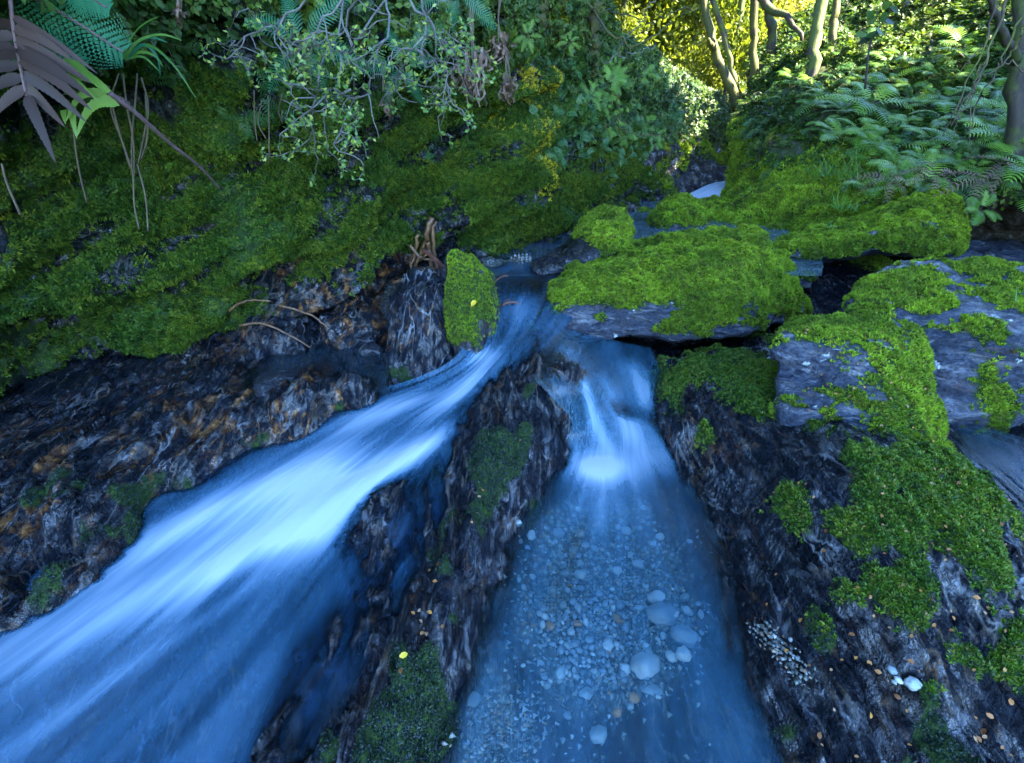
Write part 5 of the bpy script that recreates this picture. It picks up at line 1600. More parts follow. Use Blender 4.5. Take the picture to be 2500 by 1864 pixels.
ORD = ['first', 'second', 'third', 'fourth', 'fifth', 'sixth', 'seventh', 'eighth', 'ninth', 'tenth', 'eleventh', 'twelfth', 'thirteenth', 'fourteenth', 'fifteenth']


def label_rows(group, nrow, fmt):
    obs = [o for o in COL.objects if o.get('group') == group and o.parent is None]
    obs.sort(key=lambda o: -to_px(np.array(o.location))[1])
    per = -(-len(obs) // nrow)
    for r0 in range(nrow):
        row = sorted(obs[r0 * per:(r0 + 1) * per], key=lambda o: to_px(np.array(o.location))[0])
        for j, o in enumerate(row):
            o['label'] = fmt % (('lowest' if r0 == 0 else ORD[r0]), ORD[j])


label_rows('ferns on the slope of the right bank', 8, 'pale green fern in the %s row up the right bank, %s from the left')
c = P(2392, 512, 3.2)
fern(c, .16, 'single small fern hanging in the dark hollow right of the long boulder', tilt=(0, -.9), n=7)
for k, (px, py, Y, lab) in enumerate([(2280, 452, 3.5, 'withered brown fern hanging above the right end of the long mossy boulder'), (2440, 430, 3.3, 'withered brown fern drooping over the dark hollow at the right edge'), (2390, 470, 3.3, 'small withered fern between the green ones over the dark hollow'), (2170, 470, 3.7, 'yellowish withered fern at the foot of the right bank')]):
    fern(P(px, py - 30, Y), .22, lab, None, FRD, 6, (0, -.6), 'withered_fern')

# grass on the right bank
for k, (px, py, Y, s, n, lab) in enumerate([(2010, 430, 4.3, .30, 3, 'light green grass tuft on the mossy foot of the right bank, highest of three'), (2075, 440, 4.2, .32, 3, 'broad light green grass tuft beside the ferns on the right bank'), (1935, 470, 4.4, .22, 2, 'pale arching grass tuft on the bright moss slope'),
                                            (2055, 510, 3.7, .18, 2, 'grass tuft with pale blades just behind the long mossy boulder'), (1830, 480, 4.7, .18, 2, 'small grass tuft on the moss near the far cascade'), (2015, 555, 3.25, .10, 1, 'small dry grass tuft growing on the long mossy boulder'), (2390, 760, 1.76, .08, 1, 'few grass blades growing on the large boulder at the right edge'), (2480, 745, 1.8, .09, 1, 'grass blades on the large boulder beside the white lichen')]):
    r = empty('grass_tuft', P(px, py, Y))
    props(r, lab, 'grass')
    for j in range(n):
        mb = MB()
        for i in range(16 if n > 1 else 6):
            a, e, l = rnd.uniform(0, 6.28), rnd.uniform(.6, 1.4), s * rnd.uniform(.5, 1.1)
            h = Vector((math.cos(a), math.sin(a), 0))
            b = Vector([float(v) for v in r.location]) + Vector((rnd.gauss(0, s * .25), rnd.gauss(0, s * .2), 0))
            mb.blade([b + h * (l * u * math.cos(e) * 1.3) + Vector((0, 0, l * (u * math.sin(e) - .8 * u * u * math.cos(e)))) for u in (0, .25, .5, .75, 1)], .0045, h + Vector((0, 0, .6)), prof=lambda u: 1 - .9 * u)
        link('blades', mb.mesh('blades', [M['grass']]), r)


# ------------------------------------------------------------------ tree ferns and plants of the left wall
def px_path(pts, Y, n):
    return bez([P(a, b, Y + (c[0] if c else 0)) for a, b, *c in pts], n)


def leaflet(root, base, tip, width, mat, Y0, Y1, sag=.04, nrm=(0, -1, .25), name='leaflet', saw=.14, n=27, prof=None):
    a, b = Vector([float(v) for v in P(*base, Y0)]), Vector([float(v) for v in P(*tip, Y1)])
    mid = Vector((0, 0, 1)) * sag * (b - a).length
    pts = [a + (b - a) * u + mid * math.sin(math.pi * u) for u in np.linspace(0, 1, n)]
    mb = MB()
    mb.blade(pts, width, nrm, prof=prof or (lambda u: (1 - u ** 2.2) ** .8 * min(1, .5 + 4 * u)), fold=.22, saw=saw)
    return link(name, mb.mesh(name, [mat]), root)


YF = 1.25
r = empty('dead_fern_frond', P(60, 60, YF))
props(r, 'withered purple brown fern frond hanging in the upper left corner', 'fern')
mb = MB()
mb.tube(px_path([(22, -40), (34, 80), (52, 170), (66, 236)], YF, 10), [.004] * 10, 5)
link('stalk', mb.mesh('stalk', [M['stem_dead']]), r)
for (bx, by, tx, ty, w) in [(32, 70, 180, 150, 13), (36, 95, 225, 205, 15), (40, 118, 232, 243, 16), (46, 145, 226, 272, 16), (54, 180, 212, 300, 15), (60, 205, 160, 312, 14), (66, 234, 137, 400, 17), (28, 40, 240, 182, 10),
                            (34, 90, -60, 110, 13), (38, 115, -70, 140, 14), (42, 135, -70, 175, 14), (46, 160, -60, 200, 14), (54, 190, -60, 250, 15), (62, 215, -30, 300, 15), (30, 60, -60, 85, 12)]:
    leaflet(r, (bx, by), (tx, ty), w / F_PX * YF * .9, M['fern_dead'], YF, YF - rnd.uniform(-.05, .10), rnd.uniform(.02, .09))

r = empty('lime_fern_frond', P(160, 240, YF + .08))
props(r, 'yellow green fern frond behind the withered frond in the upper left corner', 'fern')
for (bx, by, tx, ty, w) in [(150, 160, 258, 232, 15), (160, 200, 296, 252, 16), (180, 262, 188, 340, 14), (160, 268, 160, 305, 12), (130, 200, 240, 250, 13), (110, 170, 200, 190, 11), (292, 252, 186, 338, 17), (262, 232, 160, 300, 13)]:
    leaflet(r, (bx, by), (tx, ty), w / F_PX * YF * .8, M['fern_lime'], YF + .08, YF + .06, .22)

for (x0, y0, x1, y1, wid, lab) in [(-60, -60, 300, 128, 80, 'bright teal fern frond with neat rows of leaflets at the top left'), (-120, 30, 205, 165, 60, 'lower teal fern frond above the withered frond at the top left'), (60, -60, 262, 20, 45, 'short teal fern frond cut by the top edge at the left')]:
    Yk = YF + .12
    r = empty('fern_frond', P((x0 + x1) / 2, (y0 + y1) / 2, Yk))
    props(r, lab, 'fern')
    ax = px_path([(x0, y0), ((x0 + x1) / 2, (y0 + y1) / 2 - 18), (x1, y1)], Yk, 24)
    mb = MB()
    mb.tube(ax, [.003] * 24, 4)
    link('stalk', mb.mesh('stalk', [M['stem_dead']]), r)
    for i in range(2, 23):
        u = i / 23
        L = wid / F_PX * Yk * math.sin(math.pi * (.2 + .72 * u)) * 1.2
        t = (ax[min(i + 1, 23)] - ax[i - 1]); t /= np.linalg.norm(t)
        sd = np.cross(t, np.array([0, -1, .2])); sd /= np.linalg.norm(sd)
        for sg in (-1, 1):
            d = sd * sg + t * .75
            d /= np.linalg.norm(d)
            mb = MB()
            for j in range(10):
                v = .06 + .94 * j / 9
                w = .011 * (1 - v * .8) + .002
                for s2 in (-1, 1):
                    pd = np.cross(d, np.array([0, -1, .2])) * s2 + d * .4
                    q = ax[i] + d * L * v
                    mb.leaf(q, pd, (0, -1, .3), w * 1.1, w * .62, fold=.1)
            link('leaflet', mb.mesh('leaflet', [M['fern_teal']]), r)

r = empty('dead_stalk', P(400, 340, 1.3))
props(r, 'long bare reddish fern stalk with stubs of leaflets reaching over the left wall', 'stalk')
sp = bez([P(268, 228, 1.28), P(330, 275, 1.32), P(415, 350, 1.4), P(490, 410, 1.5), P(538, 463, 1.6)], 40)
mb = MB()
mb.tube(sp, list(np.linspace(.0058, .0025, 40)), 6)
link('stem', mb.mesh('stem', [M['stem_dead']]), r)
for i in range(3, 38, 2):
    t = sp[i + 1] - sp[i - 1]; t /= np.linalg.norm(t)
    sd = np.cross(t, np.array([0, -1, .2]))
    for sg in (-1, 1):
        if rnd.random() < .25: continue
        mb = MB()
        d = sd * sg * .7 + t * .8
        l = rnd.uniform(.008, .016) * (1.15 - i / 50)
        mb.blade([sp[i], sp[i] + d * l * .5, sp[i] + d * l], l * .5, (0, -1, .2), prof=lambda u: 1 - .5 * u)
        link('stub', mb.mesh('stub', [M['fern_dead']]), r)

r = empty('grass_tuft', P(305, 130, 1.75))
props(r, 'spidery tuft of long arching grass blades on the upper left wall', 'grass')
for pts, w in [([(305, 145), (340, 100), (395, 85), (445, 100)], 7), ([(305, 145), (335, 105), (370, 92), (410, 105)], 8), ([(310, 145), (350, 110), (385, 140), (392, 190)], 8), ([(310, 145), (360, 110), (425, 160), (482, 246)], 7), ([(305, 140), (320, 95), (350, 60), (390, 40)], 5), ([(300, 145), (290, 100), (300, 60)], 5), ([(305, 145), (345, 128), (380, 138), (400, 165)], 7),
               ([(300, 145), (270, 120), (240, 125)], 5), ([(305, 145), (350, 140), (390, 175)], 6)]:
    mb = MB()
    q = px_path([(a, b) for a, b in pts], 1.58, 12)
    mb.blade(q, w / F_PX * 1.58 * .5, (0, -1, .4), prof=lambda u: (1 - u) ** .5 + .03, fold=.3)
    link('blade', mb.mesh('blade', [M['fern_teal'] if w > 7 else M['grass']]), r)

r = empty('hanging_roots', P(320, 330, 1.7))
props(r, 'bunch of thin brown roots hanging down the left wall', 'root')
for pts in [[(290, 180), (270, 260), (300, 350), (328, 430)], [(300, 180), (310, 260), (325, 340), (328, 430)], [(335, 180), (330, 250), (322, 340), (322, 420)], [(345, 190), (362, 260), (350, 340), (338, 400)], [(265, 210), (285, 300), (318, 410)], [(355, 230), (360, 330), (345, 390)], [(325, 420), (328, 500), (340, 560)], [(335, 400), (355, 480), (362, 565)], [(175, 280), (190, 400), (212, 495)]]:
    mb = MB()
    mb.tube(px_path(pts, 1.58, 14), [.0025] * 14, 4)
    link('root', mb.mesh('root', [M['vine']]), r)
r = empty('hanging_roots', P(5, 450, 1.5))
props(r, 'single thin root hanging at the left edge', 'root')
mb = MB(); mb.tube(px_path([(5, 400), (18, 450), (50, 525)], 1.4, 10), [.003] * 10, 4); link('root', mb.mesh('root', [M['vine']]), r)
r = empty('hanging_roots', P(650, 300, 2.0))
props(r, 'pair of thin roots and grass strands hanging in the middle of the left wall', 'root')
for pts in [[(620, 220), (622, 300), (628, 345)], [(655, 240), (657, 320), (656, 400)], [(690, 230), (680, 270), (690, 300)], [(640, 245), (630, 300), (650, 340)]]:
    mb = MB(); mb.tube(px_path(pts, 1.9, 10), [.0023] * 10, 4); link('root', mb.mesh('root', [M['vine']]), r)

# hanging shrub with pale twigs
r = empty('shrub', P(950, -60, 1.95))
props(r, 'shrub with pale zigzag twigs and tiny green leaves hanging over the left wall', 'shrub')
lv = MB()
def twig(pts, rad, lvl, root):
    mb = MB()
    mb.tube(pts, list(np.linspace(rad, rad * .45, len(pts))), 4)
    link('branch', mb.mesh('branch', [M['twig']]), root) if lvl < 2 else fine_tw.add(mb.v, mb.f)
    if lvl == 3: return
    for i in range(1, len(pts)):
        if lvl == 0 and i < 3: continue
        for rep in range(1 if lvl else 2):
            if rnd.random() < (.42 if lvl < 2 else .3):
                t = pts[i] - pts[i - 1]; t = t / np.linalg.norm(t)
                d = t * .5 + np.array([rnd.gauss(0, .8), rnd.gauss(0, .5), rnd.gauss(-.05, .7)])
                d /= np.linalg.norm(d)
                L = (.14, .085, .05)[lvl] * rnd.uniform(.5, 1.1)
                q, c = [pts[i]], d
                for s in range(5):
                    c = c + np.array([rnd.gauss(0, .4), rnd.gauss(0, .3), rnd.gauss(-.08, .4)])
                    c /= np.linalg.norm(c)
                    q.append(q[-1] + c * L / 5)
                twig(np.array(q), rad * .55, lvl + 1, root)
                for s in range(2, 6):
                    if lvl >= 1 and rnd.random() < .95:
                        a = np.array([rnd.gauss(0, 1), rnd.gauss(0, 1), rnd.gauss(.2, .8)]); a /= np.linalg.norm(a)
                        l = rnd.uniform(.010, .018)
                        lv.leaf(q[s], a, (rnd.uniform(-.7, .7), -1, rnd.uniform(0, 1.2)), l, l * .6)
fine_tw = MB()
for pts in [[(905, -60), (845, 50), (800, 130), (770, 210), (762, 300)], [(1010, -60), (905, 40), (855, 130), (862, 230), (850, 300), (812, 358)], [(1015, -60), (1040, 60), (1000, 130), (960, 190)], [(800, -60), (690, 50), (620, 80), (560, 105)],
            [(960, -60), (1050, 60), (1085, 100), (1130, 106)], [(1020, 130), (1065, 160), (1095, 205), (1090, 246)], [(870, -40), (780, 60), (720, 130), (700, 120)], [(860, 230), (810, 225), (770, 260), (755, 290)], [(930, -60), (950, 60), (900, 160), (905, 240)], [(840, -60), (830, 60), (770, 110), (720, 100)]]:
    q = px_path([(a, b, -.05 + rnd.uniform(-.12, .08)) for a, b in pts], 1.74, 11)
    q = q + np.random.default_rng(len(pts)).normal(0, .006, q.shape)
    twig(q, .0042, 0, r)
o = link('twigs', fine_tw.mesh('twigs', [M['twig']]), r); o['kind'] = 'stuff'
o = link('leaves', lv.mesh('leaves', [M['bush']]), r); o['kind'] = 'stuff'
SHL = NT('shrub_leaf')
_p = SHL.n('ShaderNodeNewGeometry').outputs['Random Per Island']
_c = SHL.ramp(_p, [(0, (.05, .13, .015)), (.6, (.11, .22, .03)), (1, (.30, .34, .05))])
_d = SHL.n('ShaderNodeBsdfPrincipled', {'Base Color': _c, 'Roughness': .4})
_t = SHL.n('ShaderNodeBsdfTranslucent', {'Color': _c})
_m = SHL.n('ShaderNodeMixShader')
SHL.set(_m.inputs[0], .35); SHL.set(_m.inputs[1], _d.outputs[0]); SHL.set(_m.inputs[2], _t.outputs[0])
o.data.materials[0] = SHL.done(_m.outputs[0])

# dead fern skirts hanging from the overhang
def dead_skirt(x, y0, y1, y2, w, Y, label, n):
    root = empty('dead_fern', P(x, y0, Y))
    props(root, label, 'fern')
    mb = MB()
    for k in range(4):
        mb.tube(px_path([(x + rnd.uniform(-8, 8), y0 - 40), (x + rnd.uniform(-6, 6), (y0 + y1) / 2), (x + rnd.uniform(-8, 8), y1 + 20)], Y, 8), [.003] * 8, 4)
    link('stalk', mb.mesh('stalk', [M['vine']]), root)
    for k in range(n):
        xx = x + rnd.gauss(0, w * .45)
        a, b = y1 + rnd.uniform(-10, .45 * (y2 - y1)), y1 + (y2 - y1) * rnd.uniform(.55, 1.0)
        if abs(xx - x) > w * .6: b -= (y2 - y1) * .25
        m = 12
        pts = []
        cx, ph = 0, rnd.uniform(0, 6)
        for i in range(m):
            u = i / (m - 1)
            pts.append(P(xx + 9 * math.sin(ph + 7 * u) * u + rnd.uniform(-2, 2), a + (b - a) * u, Y + .03 * math.sin(ph * 2 + 5 * u) + (k % 5) * .012))
        mb = MB()
        mb.blade(pts, rnd.uniform(.004, .009), (rnd.uniform(-.8, .8), -1, 0), fold=.6, saw=.45, prof=lambda u: (1 - u) ** .5 * .8 + .2)
        link('frond', mb.mesh('frond', [M['dead_leaf']]), root)
dead_skirt(1150, 0, 125, 268, 50, 2.2, 'large bunch of withered brown fern fronds hanging from the overhang', 46)
dead_skirt(1222, 20, 88, 160, 30, 2.35, 'smaller bunch of withered fern fronds right of the large bunch, upper', 26)
dead_skirt(1240, 160, 185, 258, 26, 2.35, 'loose curled withered fronds below the smaller hanging bunch', 16)
dead_skirt(940, 190, 205, 300, 16, 2.0, 'two brown fern tips hanging below the pale twigs', 8)
dead_skirt(440, -20, 0, 100, 14, 1.62, 'strip of peeling brown bark or frond hanging at the top of the left wall', 7)
for px, py, Y, s, lab, me, tl in [(985, 160, 1.95, .17, 'dark teal fern hanging below the pale twigs of the shrub', 'fern_teal', -1.6), (745, 110, 1.78, .20, 'teal fern with fine fronds behind the left end of the shrub', 'fern_teal', -1.2), (1120, -20, 2.2, .17, 'teal fern hanging from the top edge above the withered bunch', 'fern_teal', -1.5), (1390, 105, 3.3, .09, 'lime green fern on the overhang beside the golden stump', 'fern_lime', -.9), (1290, 90, 2.75, .08, 'bright lime fern lit on the edge of the overhang', 'fern_lime', -1.2)]:
    fern(P(px, py, Y), s, lab, None, [frond_mesh('frond', M[me], M['vine'], 18, .6, .5, .2, .0115)], 6, (0, tl))
for k in range(36):
    px, py = rnd.uniform(1440, 1600), rnd.uniform(150, 350)
    Y = np.interp(px, LW_PX, LW_Y) + .05
    fern(P(px, py, Y), rnd.uniform(.11, .19), 'long green fern drooping over the far end of the left rock wall', 'ferns drooping over the far end of the left wall', [FR[0], FR[2]], 5, (.4, -1.0))

# drift wood, stump and twigs
def stick(name, label, cat, pts, rad, mat, sides=7, side=()):
    root = empty(name, pts[0])
    props(root, label, cat)
    q = bez(pts, 14)
    q = q + np.random.default_rng(int(abs(pts[0][0]) * 1000)).normal(0, rad * .18, q.shape)
    mb = MB()
    mb.tube(q, list(np.linspace(rad, rad * .7, 14)), sides)
    link('stem', mb.mesh('stem', [mat]), root)
    for i, d, l, rr in side:
        mb = MB()
        mb.tube([q[i], q[i] + np.array(d) * l * .5 + np.array([0, 0, .1 * l]), q[i] + np.array(d) * l], [rr, rr * .8, rr * .5], 5)
        link('side_twig', mb.mesh('side_twig', [mat]), root)
    return root
stick('driftwood', 'reddish wet stick leaning against the top of the standing stones', 'stick', [P(1035, 610, 2.42), P(1062, 632, 2.34), P(1100, 672, 2.22), P(1112, 690, 2.2)], .011, M['stick'], side=[(2, (-.6, .2, -.5), .07, .006)])
stick('driftwood', 'dark twig with a fork caught at the right side of the mossy wedge stone', 'stick', [P(1228, 790, 2.12), P(1222, 750, 2.2), P(1250, 738, 2.22), P(1275, 748, 2.24)], .007, M['stick'], 6, [(4, (.5, -.2, .5), .09, .004), (7, (.3, .3, -.6), .06, .004)])
stick('driftwood', 'short curved twig behind the mossy wedge stone at the upper pool', 'stick', [P(1205, 690, 2.5), P(1225, 676, 2.5), P(1240, 674, 2.5)], .006, M['stick'], 5)
r = empty('tree_root', P(1020, 640, 2.5))
props(r, 'weathered brown tree root at the foot of the rock wall above the standing stones', 'root')
for pts, rad in [([(1050, 530), (1040, 590), (1015, 650), (1000, 720)], .015), ([(1062, 540), (1058, 600), (1068, 660), (1085, 720)], .013), ([(1020, 570), (1008, 640), (985, 700)], .010), ([(1042, 590), (1052, 640), (1046, 700)], .012), ([(1000, 600), (1030, 630), (1075, 640)], .007), ([(960, 690), (1000, 680), (1030, 690)], .008), ([(870, 760), (900, 790), (930, 810)], .007), ([(680, 745), (760, 770), (800, 800)], .005), ([(585, 795), (640, 790), (700, 815), (760, 850)], .005), ([(560, 760), (600, 735), (660, 735)], .005)]:
    mb = MB()
    Yb = np.interp(pts[0][0], LW_PX, LW_Y) - .06
    q = px_path(pts, Yb, 14) + np.random.default_rng(int(pts[0][0])).normal(0, rad * .22, (14, 3))
    mb.tube(q, list(np.linspace(rad, rad * .6, 14)), 9)
    link('root', mb.mesh('root', [M['root']]), r)


# ------------------------------------------------------------------ trees
def crown_mesh(name, n, rx, rz, leaf, mat, seed, clumps=26):
    rg = np.random.default_rng(seed)
    mb_v, mb_f = [], []
    cc = rg.normal(size=(clumps, 3)); cc /= np.linalg.norm(cc, axis=1)[:, None]
    cc *= (rg.random(clumps) ** .4)[:, None] * np.array([rx, rx, rz])
    k = rg.integers(0, clumps, n)
    p = cc[k] + rg.normal(size=(n, 3)) * np.array([rx, rx, rz * .8]) * .17
    d = rg.normal(size=(n, 3)); d /= np.linalg.norm(d, axis=1)[:, None]
    e = np.cross(d, rg.normal(size=(n, 3))); e /= np.linalg.norm(e, axis=1)[:, None]
    l = leaf * rg.uniform(.6, 1.2, n)[:, None]
    v = np.stack([p, p + d * l * .5 + e * l * .32, p + d * l, p + d * l * .5 - e * l * .32], 1).reshape(-1, 3)
    f = np.arange(4 * n).reshape(-1, 4)
    return mk_mesh(name, v, f, [mat])


CROWN = {'shade': [crown_mesh('crown', 5200, 1.0, .62, .13, M['bush'], s) for s in (1, 2)], 'forest': [crown_mesh('crown', 4200, 1.0, 1.0, .10, M['forest'], s) for s in (3, 4, 5)]}


def tree(label, path, r0, r1, bark, crown=None, branches=(), group=None, name='tree', wob=.012):
    """path: points from base to top"""
    root = empty(name, path[0])
    props(root, label, 'tree', group)
    q = bez(path, 22)
    rgn = np.random.default_rng(int(abs(path[0][0] * 731 + path[0][1] * 97)))
    q[1:] += rgn.normal(0, wob, q[1:].shape)
    rad = np.linspace(r0, r1, 22) * (1 + rgn.normal(0, .05, 22))
    rad[0] *= 1.5; rad[1] *= 1.18
    mb = MB()
    mb.tube(q, list(rad), 10)
    link('trunk', mb.mesh('trunk', [bark]), root)
    for pts, rr in branches:
        mb = MB()
        b = bez(pts, 14) + rgn.normal(0, rr * .15, (14, 3))
        mb.tube(b, list(np.linspace(rr, rr * .35, 14)), 7)
        link('branch', mb.mesh('branch', [bark]), root)
    for (cx, cyy, cz, s, sz, kind) in (crown or ()):
        o = link('crown', rnd.choice(CROWN[kind]), None)
        o.parent = root
        o.location = Vector((cx, cyy, cz)) - root.location
        o.rotation_euler = (0, 0, rnd.uniform(0, 6.28))
        o.scale = (s, s, sz)
    return root


def up_tree(base, top, h, lean=(0, 0)):
    """continue a visible trunk upward out of the frame"""
    b, t = np.array(base), np.array(top)
    return [b, (b + t) / 2, t, t + np.array([lean[0], lean[1], h * .5]), t + np.array([lean[0] * 1.6, lean[1] * 1.6, h])]


def vis_tree(label, pxs, Ys, r_px, bark, h, crowns, branches=(), r1=.6):
    pts = [P(a, b, Y) for (a, b), Y in zip(pxs, Ys)]
    top = pts[-1]
    d = (pts[-1] - pts[-2]); d /= np.linalg.norm(d)
    pts += [top + d * h * .5 + np.array([0, 0, .1]), top + np.array([0, 0, h]) + d * h * .2]
    r0 = r_px / F_PX * to_px(pts[0])[2]
    tp = pts[-1]
    return tree(label, pts, r0, r0 * r1, bark, [(tp[0] + a, tp[1] + b, tp[2] + c, s, sz, k) for a, b, c, s, sz, k in crowns], branches)


vis_tree('leaning tree with golden moss on its curved trunk above the gorge head', [(1806, 262), (1775, 195), (1745, 120), (1718, 0)], [7.6, 7.6, 7.65, 7.8], 12, M['bark_moss'], 5, [(0, 0, 0, 2.2, 1.4, 'shade')], [([P(1745, 120, 7.65), P(1735, 108, 7.5), P(1730, 95, 7.4)], .05)])
vis_tree('slim dark tree right behind the leaning golden mossed one', [(1812, 255), (1788, 180), (1768, 90), (1740, -20)], [8.0, 8.05, 8.1, 8.2], 8, M['bark'], 5, [(.5, .5, 0, 2.0, 1.2, 'shade')])
vis_tree('straight mossy tree between the leaning pair and the dark trunk', [(1838, 235), (1841, 120), (1844, -20)], [7.8, 7.8, 7.8], 10, M['bark_moss'], 6, [(0, .5, .5, 2.2, 1.4, 'shade')])
vis_tree('dark trunk with an arching mossy branch above the right bank', [(1892, 190), (1886, 90), (1874, -20)], [8.0, 8.0, 8.0], 12, M['bark_dark'], 5, [(.5, .3, .5, 2.4, 1.4, 'shade')], [([P(1850, -20, 7.6), P(1885, 25, 7.5), P(1925, 45, 7.3), P(1960, 105, 7.1)], .06)])
vis_tree('broad old tree with pale flaking bark on the right bank', [(1972, 260), (1985, 120), (2012, -20)], [6.4, 6.5, 6.6], 15, M['bark_pale'], 5, [(0, 0, 0, 2.8, 1.6, 'shade'), (1.2, -1.2, -.8, 2.0, 1.2, 'shade')], r1=.75)
vis_tree('mossy trunk glowing gold beside the broad pale tree', [(2030, 180), (2036, 60), (2046, -30)], [6.7, 6.8, 6.9], 10, M['bark_moss'], 5, [(1, .5, 0, 2.4, 1.4, 'shade')])
vis_tree('dark shaggy tree at the right edge of the bank', [(2475, 420), (2485, 200), (2500, -60)], [3.7, 3.75, 3.8], 20, M['bark_dark'], 4, [(.3, .6, .6, 2.2, 1.2, 'shade'), (-.8, 1.2, 0, 1.6, 1.0, 'shade')], [([P(2485, 150, 3.7), P(2440, 60, 3.5), P(2405, -40, 3.4)], .03)])
vis_tree('mossy trunk with a golden sunlit side on top of the left wall', [(1312, 70), (1318, 20), (1326, -60)], [3.5, 3.5, 3.5], 18, M['bark_moss'], 3.5, [(-1.2, .6, .5, 1.5, 1.0, 'shade')])
vis_tree('golden mossy stump standing in the bushes at the end of the left wall', [(1440, 190), (1445, 140), (1450, 95)], [4.3, 4.3, 4.3], 16, M['bark_moss'], .15, [])
vis_tree('thin pale trunk high on the right bank left of the sapling', [(2160, 120), (2166, 40), (2170, -40)], [7.0, 7.0, 7.0], 8, M['bark_pale'], 4, [(1, .3, .6, 2.2, 1.4, 'shade')])
vis_tree('dark trunk high on the right bank above the ferns', [(2280, 60), (2284, 20), (2290, -40)], [7.4, 7.4, 7.4], 20, M['bark'], 4, [(.5, 0, .8, 2.6, 1.5, 'shade')])

# unseen trees added on the right slope to keep the sun off the gully
k = 0
for (x, y, h, s) in [(4.6, 3.4, 4.6, 2.0), (4.2, .6, 4.8, 2.2), (6.2, 2.2, 5.2, 2.4), (6.6, -.8, 5.4, 2.6), (4.8, -2.6, 5.0, 2.4), (8.6, .6, 6.0, 2.7), (8.8, -2.8, 6.2, 2.8), (7.0, -5.0, 6.0, 2.8), (11, -1, 6.6, 3.0)]:
    z = float(ground_z(np.array([x]), np.array([y]))[0]) - .1
    pth = [np.array([x, y, z]), np.array([x + rnd.uniform(-.1, .1), y, z + h * .5]), np.array([x + rnd.uniform(-.3, .3), y + rnd.uniform(-.3, .3), z + h])]
    tree('unseen tree added on the right slope so its crown shades the gully', pth, .13, .05, M['bark'], [(pth[-1][0], pth[-1][1], pth[-1][2] - .2, s, s * .62, 'shade')], [], 'unseen trees added to shade the gully')

for (x, y, h, s) in [(-3.0, 2.3, 2.6, 1.5), (-2.9, .6, 2.8, 1.6), (-2.2, 4.0, 2.6, 1.4), (-4.4, 3.8, 3.4, 1.9), (-4.6, 1.4, 3.6, 2.0), (-4.2, -1.0, 3.4, 1.8)]:  # out-of-view trees added so their crowns darken the left wall
    z = max(float(ground_z(np.array([x]), np.array([y]))[0]), 1.4) - .3
    pth = [np.array([x, y, z]), np.array([x + .15, y, z + h * .5]), np.array([x + 1.1, y + rnd.uniform(-.2, .2), z + h])]
    tree('unseen tree added above the left rock wall to darken it', pth, .10, .04, M['bark_moss'], [(pth[-1][0], pth[-1][1], pth[-1][2] - .1, s, s * .6, 'shade')], [], 'unseen trees added to darken the left wall')

# sunlit forest beyond the gorge
n_far = 0
for k in range(400):
    if n_far >= 56: break
    y = rnd.uniform(11, 44)
    a = rnd.uniform(.02, .44)
    x = a * y + rnd.uniform(-.5, .5)
    h = rnd.uniform(4.0, 7.5)
    z = float(ground_z(np.array([x]), np.array([y]))[0])
    s = rnd.uniform(1.0, 1.9)
    pth = [np.array([x, y, z - .2]), np.array([x + rnd.uniform(-.25, .25), y, z + h * .5]), np.array([x + rnd.uniform(-.5, .5), y, z + h])]
    cr_ = [(pth[-1][0], y, z + h * .85, s, s * 1.3, 'forest'), (x + rnd.uniform(-.9, .9), y - .3, z + h * .5, s * .8, s * .9, 'forest'), (x + rnd.uniform(-1, 1), y + .3, z + h * .22, s * .75, s * .8, 'forest')]
    tree('sunlit slender tree in the bright forest beyond the gorge', pth, rnd.uniform(.05, .11), .03, M['bark_pale'] if k % 3 else M['bark_moss'], cr_, [], 'sunlit trees beyond the gorge')
    n_far += 1

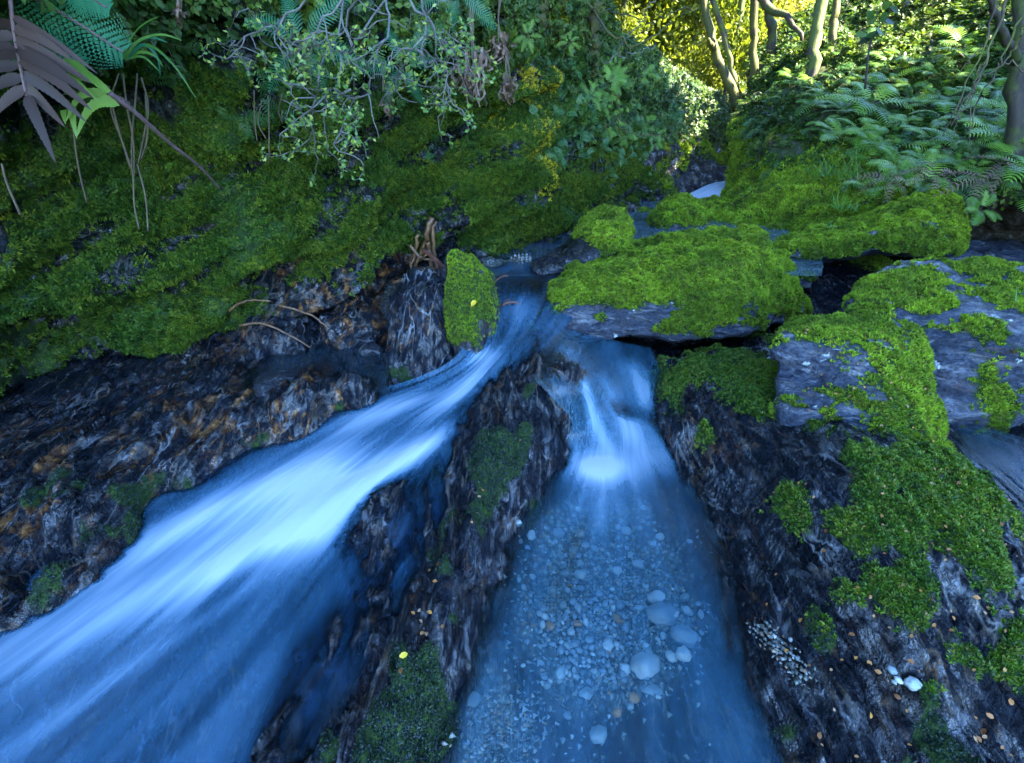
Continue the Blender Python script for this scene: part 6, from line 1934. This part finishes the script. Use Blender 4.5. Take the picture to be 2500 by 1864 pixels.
# sapling with large round leaves
r = empty('sapling', P(2112, 215, 4.5))
props(r, 'young sapling with large round leaves on a thin dark stem above the ferns', 'sapling')
mb = MB()
mb.tube(px_path([(2112, 218), (2118, 150), (2126, 105), (2142, 75), (2175, 30)], 4.5, 14), list(np.linspace(.009, .004, 14)), 6)
mb.tube(px_path([(2124, 110), (2105, 95), (2098, 88)], 4.5, 6), [.004] * 6, 5)
mb.tube(px_path([(2140, 80), (2150, 92), (2165, 70)], 4.5, 6), [.004] * 6, 5)
link('stem', mb.mesh('stem', [M['bark_dark']]), r)
for hx, hy in [(1235, 210), (1345, 190), (1310, 210), (1265, 240), (1300, 120), (1370, 100), (1390, 30), (1440, 60), (1440, 150), (1330, 70), (1400, 130), (1290, 90)]:
    c = P(1600 + hx * .4061, hy * .4061, 4.5 + rnd.uniform(-.1, .1))
    mb = MB()
    a = rnd.uniform(0, 6.28)
    d = np.array([math.cos(a), .2, math.sin(a) * .6])
    mb.blade([c - d * .04, c - d * .015, c + d * .02, c + d * .055], .032, (rnd.uniform(-.5, .5), -.8, .8), fold=.1)
    link('leaf', mb.mesh('leaf', [M['bush']]), r)

# dangling branches at the right edge and twigs over the far pool
r = empty('hanging_branch', P(2440, -40, 3.1))
props(r, 'tangle of bare drooping branches in front of the ferns at the right edge', 'branch')
for pts, rad in [([(2470, -40), (2430, 90), (2385, 200), (2320, 310)], .008), ([(2440, -40), (2400, 120), (2340, 250), (2300, 330)], .006), ([(2490, 40), (2440, 160), (2390, 240), (2365, 340)], .006), ([(2500, 60), (2460, 140), (2400, 190)], .007), ([(2410, 130), (2375, 220), (2365, 350)], .004), ([(2380, 200), (2350, 270), (2325, 325)], .004), ([(2500, 180), (2440, 150), (2420, 200)], .004), ([(2430, 100), (2380, 130), (2330, 190)], .004)]:
    mb = MB()
    q = px_path(pts, 3.1, 16) + np.random.default_rng(pts[0][0]).normal(0, .007, (16, 3))
    mb.tube(q, list(np.linspace(rad, rad * .5, 16)), 5)
    link('branch', mb.mesh('branch', [M['bark'] if rad > .005 else M['vine']]), r)
r = empty('hanging_branch', P(1480, 60, 4.0))
props(r, 'fine bare mossy branches reaching over the far end of the left wall', 'branch')
for pts, rad in [([(1400, -30), (1480, 70), (1530, 110), (1580, 95), (1640, 60)], .010), ([(1440, 20), (1520, 40), (1600, 60)], .006), ([(1480, 150), (1540, 130), (1600, 120)], .005), ([(1500, 290), (1530, 320), (1570, 332), (1640, 330)], .006), ([(1505, 230), (1510, 280), (1540, 325)], .007), ([(1420, 40), (1440, 110), (1450, 170)], .006), ([(1620, -30), (1560, 60), (1500, 130)], .005), ([(1700, 20), (1620, 40), (1540, 100)], .006)]:
    mb = MB()
    q = px_path(pts, 4.2, 16) + np.random.default_rng(pts[0][0]).normal(0, .012, (16, 3))
    mb.tube(q, list(np.linspace(rad, rad * .5, 16)), 5)
    link('branch', mb.mesh('branch', [M['bark_moss'] if rad > .0055 else M['twig']]), r)
